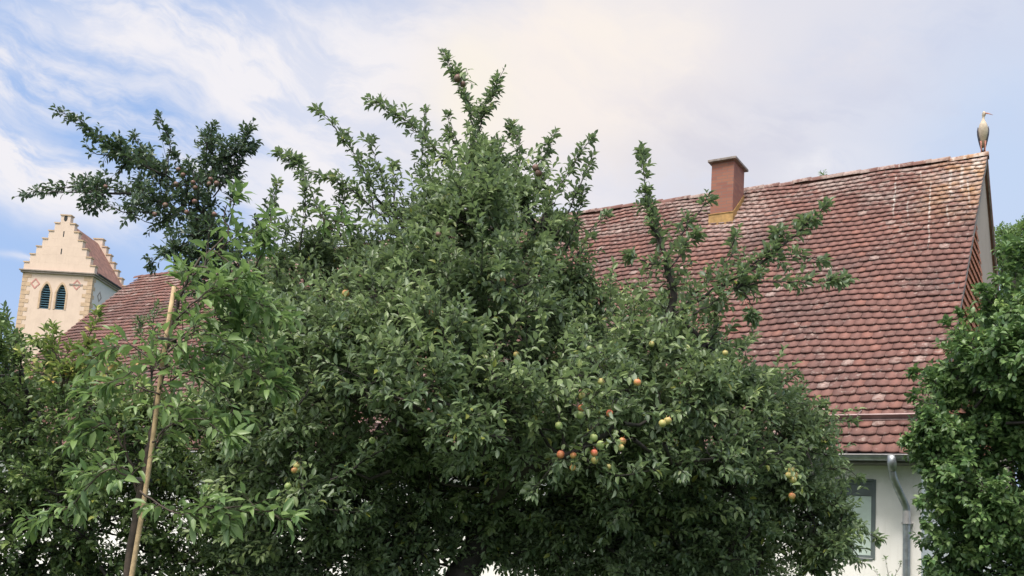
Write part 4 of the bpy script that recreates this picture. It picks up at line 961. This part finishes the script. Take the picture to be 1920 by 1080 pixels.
for pts in ([(120, 720), (105, 665), (98, 610)], [(120, 720), (120, 680), (130, 650)], [(120, 700), (90, 640), (70, 640)], [(120, 720), (160, 650), (185, 580)], [(125, 720), (150, 670), (165, 640)], [(130, 700), (190, 650), (200, 640)], [(120, 700), (170, 690), (220, 660)], [(110, 720), (60, 690), (40, 660)], [(150, 700), (200, 700), (260, 690)]):
    ys.shoot(pix(pts, 7.9), .007, .002, .12, 26, 6)
ys.finish('shrub', 'yellow-green shrub with upright shoots in front of the church tower base', 'shrub', M['yellow_leaf'], M['young_bark'], y0)
gs = Plant(0.078, 0.034, 47, droop=.15, fold=.3)
g0 = at(290, 1080, 12.5); g0[2] = 0
gs.limb([g0, at(290, 900, 12.5), at(285, 760, 12.5), at(285, 680, 12.5)], .04, .012)
for pts in ([(285, 700), (285, 640), (290, 560)], [(285, 700), (310, 640), (330, 590)], [(285, 720), (340, 650), (380, 610)], [(260, 700), (265, 640), (262, 600)], [(300, 700), (370, 680), (400, 640)], [(285, 720), (230, 700), (180, 690)]):
    gs.shoot(pix(pts, 12.4), .008, .002, .2, 24, 7)
gs.finish('shrub', 'grey-green shrub against the left end of the tiled roof', 'shrub', M['apple_leaf'], M['bark'], g0)

# ------------------------------------------------------------ tree at the right, beside the gable
iv = Plant(0.082, 0.056, 51, droop=.3, fold=.18)
i0 = at(1830, 1080, 10.8); i0[2] = 0
iv.limb([i0, at(1830, 1000, 10.8), at(1800, 900, 10.6), at(1775, 840, 10.5)], .09, .03); iv.limb([at(1830, 1000, 10.8), at(1880, 800, 10.9), at(1900, 620, 11), at(1900, 520, 11)], .08, .02)
IVP = [(2150, 470), (1960, 440), (1905, 470), (1876, 520), (1850, 575), (1808, 615), (1790, 665), (1748, 705), (1755, 775), (1726, 825), (1738, 880), (1748, 920), (1742, 970), (1752, 1010), (1745, 1150), (2150, 1150)]
fill(iv, IVP, 10.6, .9, 74, 66, edge0=150, layers=(-1, -.2, .8), nsub=7, ntw=8, tl=.16, lpt=8, up=.2)
for pts in ([(1880, 540), (1880, 500), (1885, 470)], [(1860, 570), (1850, 560), (1845, 545)], [(1800, 640), (1790, 620), (1775, 605)], [(1760, 720), (1735, 705), (1712, 700)], [(1760, 760), (1735, 755), (1715, 745)], [(1750, 830), (1725, 830), (1702, 828)], [(1790, 930), (1760, 925), (1728, 945)], [(1790, 870), (1760, 880), (1742, 890)], [(1830, 600), (1820, 590), (1805, 595)], [(1780, 1010), (1760, 1030), (1745, 1050)], [(1905, 520), (1910, 480), (1912, 455)], [(1780, 950), (1760, 970), (1740, 985)]):
    iv.shoot(pix(pts, 10.2), .007, .002, .13, 44, 7)
sprays(iv, IVP, 10.6, .9, 34, 150, (.15, .35), 2000, 1.05)
iv.finish('broadleaf_tree', 'dense broad-leaved green tree overlapping the right corner of the farmhouse', 'tree', M['ivy_leaf'], M['bark'], i0)
bt = Plant(0.12, 0.06, 53, droop=.2, fold=.2)
b0_ = at(1930, 1080, 27.0); b0_[2] = 0
bt.limb([b0_, at(1930, 800, 27), at(1935, 600, 27), at(1940, 480, 27)], .25, .05)
fill(bt, [(2150, 420), (1960, 418), (1915, 432), (1880, 445), (1868, 480), (1878, 640), (1900, 800), (1960, 960), (2150, 960)], 27, 2.0, 32, 30, edge0=60, layers=(-1, 0, 1), nsub=6, ntw=6, tl=.35, lpt=8)
for pts in ([(1900, 470), (1890, 445), (1875, 432)], [(1910, 460), (1915, 435), (1918, 420)], [(1885, 480), (1875, 460), (1868, 445)]): bt.shoot(pix(pts, 26), .02, .004, .35, 16, 8)
bt.finish('pale_tree', 'paler green tree standing behind the gable at the right edge', 'tree', M['pale_leaf'], M['bark'], b0_)
# tree behind the house: only its top shows over the ridge
rt = Plant(0.13, 0.06, 57, droop=.2, fold=.2)
r0_ = hm @ Vector((-3.0, HW * 2 + 5.5, 0)); r0_ = np.array(r0_); zr = r0_[1]
tp = at(1548, 326, zr)
rt.limb([np.array([tp[0], zr, 0]), np.array([tp[0] + .1, zr, 5]), at(1548, 380, zr)], .18, .05)
for (x, y, q) in ((1548, 365, 14), (1530, 390, 20), (1570, 395, 20), (1550, 420, 30)):
    c = at(x, y, zr); k = q / F_PX * zr; rt.cluster(c, (k, k, k), rt.nearest(c), 7, 6, .3, 8)
rt.shoot(pix([(1548, 360), (1546, 345), (1542, 328)], zr), .015, .004, .3, 16, 8)
rt.finish('tree', 'small tuft of treetop peeping over the roof ridge right of the chimney', 'tree', M['pale_leaf'], M['bark'], (tp[0], zr, 0))
# thin weed in front of the white wall
wd = Plant(0.045, 0.016, 61, droop=.1, fold=.2)
w0 = at(1672, 1080, 12.2); w0[2] = 0
wd.limb([w0, at(1672, 1120, 12.2), at(1668, 1090, 12.2)], .008, .004, 5, .005)
for pts in ([(1668, 1095), (1664, 1070), (1660, 1045)], [(1668, 1095), (1680, 1075), (1690, 1055)], [(1668, 1100), (1650, 1085), (1640, 1070)]): wd.shoot(pix(pts, 12.2), .003, .001, .07, 22, 4)
wd.finish('weed', 'thin spindly weed in front of the white wall beside the downpipe', 'plant', M['pale_leaf'], M['young_bark'], w0, trunk_name='stem', crown_name='foliage')

# ------------------------------------------------------------ apples
def apple_mat(name, a, b_):
    m, t, b = mat(name); tc = t.new('ShaderNodeTexCoord'); f, _ = t.noise(tc.outputs['Object'], 22, 4, 0.6)
    sp2 = t.new('ShaderNodeSeparateXYZ'); t.l.new(tc.outputs['Object'], sp2.inputs[0])
    k = t.ramp(t.m('ADD', f, t.m('MULTIPLY', sp2.outputs[2], 6.0)), 0.35, 0.75)
    t.put(b.inputs['Base Color'], t.mix(k, a, b_)); b.inputs['Roughness'].default_value = 0.55
    return m
MA = {'r': apple_mat('apple_red', (0.50, 0.22, 0.09, 1), (0.46, 0.09, 0.05, 1)), 'o': apple_mat('apple_orange', (0.46, 0.32, 0.11, 1), (0.50, 0.17, 0.07, 1)),
      'y': apple_mat('apple_yellow', (0.32, 0.33, 0.11, 1), (0.42, 0.28, 0.10, 1)), 'g': apple_mat('apple_green', (0.20, 0.28, 0.09, 1), (0.28, 0.32, 0.11, 1)), 'd': apple_mat('apple_dusky', (0.10, 0.07, 0.045, 1), (0.14, 0.05, 0.04, 1))}
def apple_me(m_):
    V = []; F_ = []; prof = [(0, .022), (.006, .026), (.014, .029), (.024, .025), (.031, .012), (.033, -.001), (.030, -.014), (.022, -.025), (.012, -.030), (.004, -.027), (0, -.026)]
    ns = 14
    for (r_, z) in prof:
        for k in range(ns): t = 2 * math.pi * k / ns; V.append((r_ * math.cos(t), r_ * math.sin(t), z))
    for i in range(len(prof) - 1):
        for k in range(ns): j = (k + 1) % ns; F_.append([i * ns + k, (i + 1) * ns + k, (i + 1) * ns + j, i * ns + j])
    b = MB(); b.tube([(0, 0, .021), (.001, .001, .034), (.004, .002, .045)], .0016, 5); n0 = len(V); V += b.v; F_ += [[i + n0 for i in f] for f in b.f]
    me = bpy.data.meshes.new('apple'); me.from_pydata(V, [], F_); me.polygons.foreach_set('use_smooth', [True] * len(F_)); me.materials.append(m_); me.update(); return me
AM = {k: apple_me(v) for k, v in MA.items()}
def put_apple(parent, p, c, origin):
    o = bpy.data.objects.new('apple', AM[c]); COL.objects.link(o); o.parent = parent
    o.location = p - np.array(origin); o.rotation_euler = (rng.uniform(-.4, .4), rng.uniform(-.4, .4), rng.uniform(0, 6)); s_ = rng.uniform(.66, .88); o.scale = (s_, s_, s_ * rng.uniform(.9, 1.1))
def hang(parent, lst, Z, origin):
    for (x, y, c) in lst: put_apple(parent, at(x, y, Z + rng.uniform(-.1, .15)), c, origin)
for o_, c_ in APL: put_apple(apple_tree, o_, c_, tb0)
hang(dark_tree, [(334, 318, 'd'), (343, 328, 'd'), (395, 336, 'd'), (406, 344, 'd'), (366, 352, 'd'), (290, 402, 'd'), (365, 378, 'd'), (402, 402, 'd'), (362, 342, 'd'), (198, 350, 'd'), (392, 345, 'd'), (330, 345, 'd'), (310, 385, 'd'), (350, 398, 'd')], 9.0, db0)
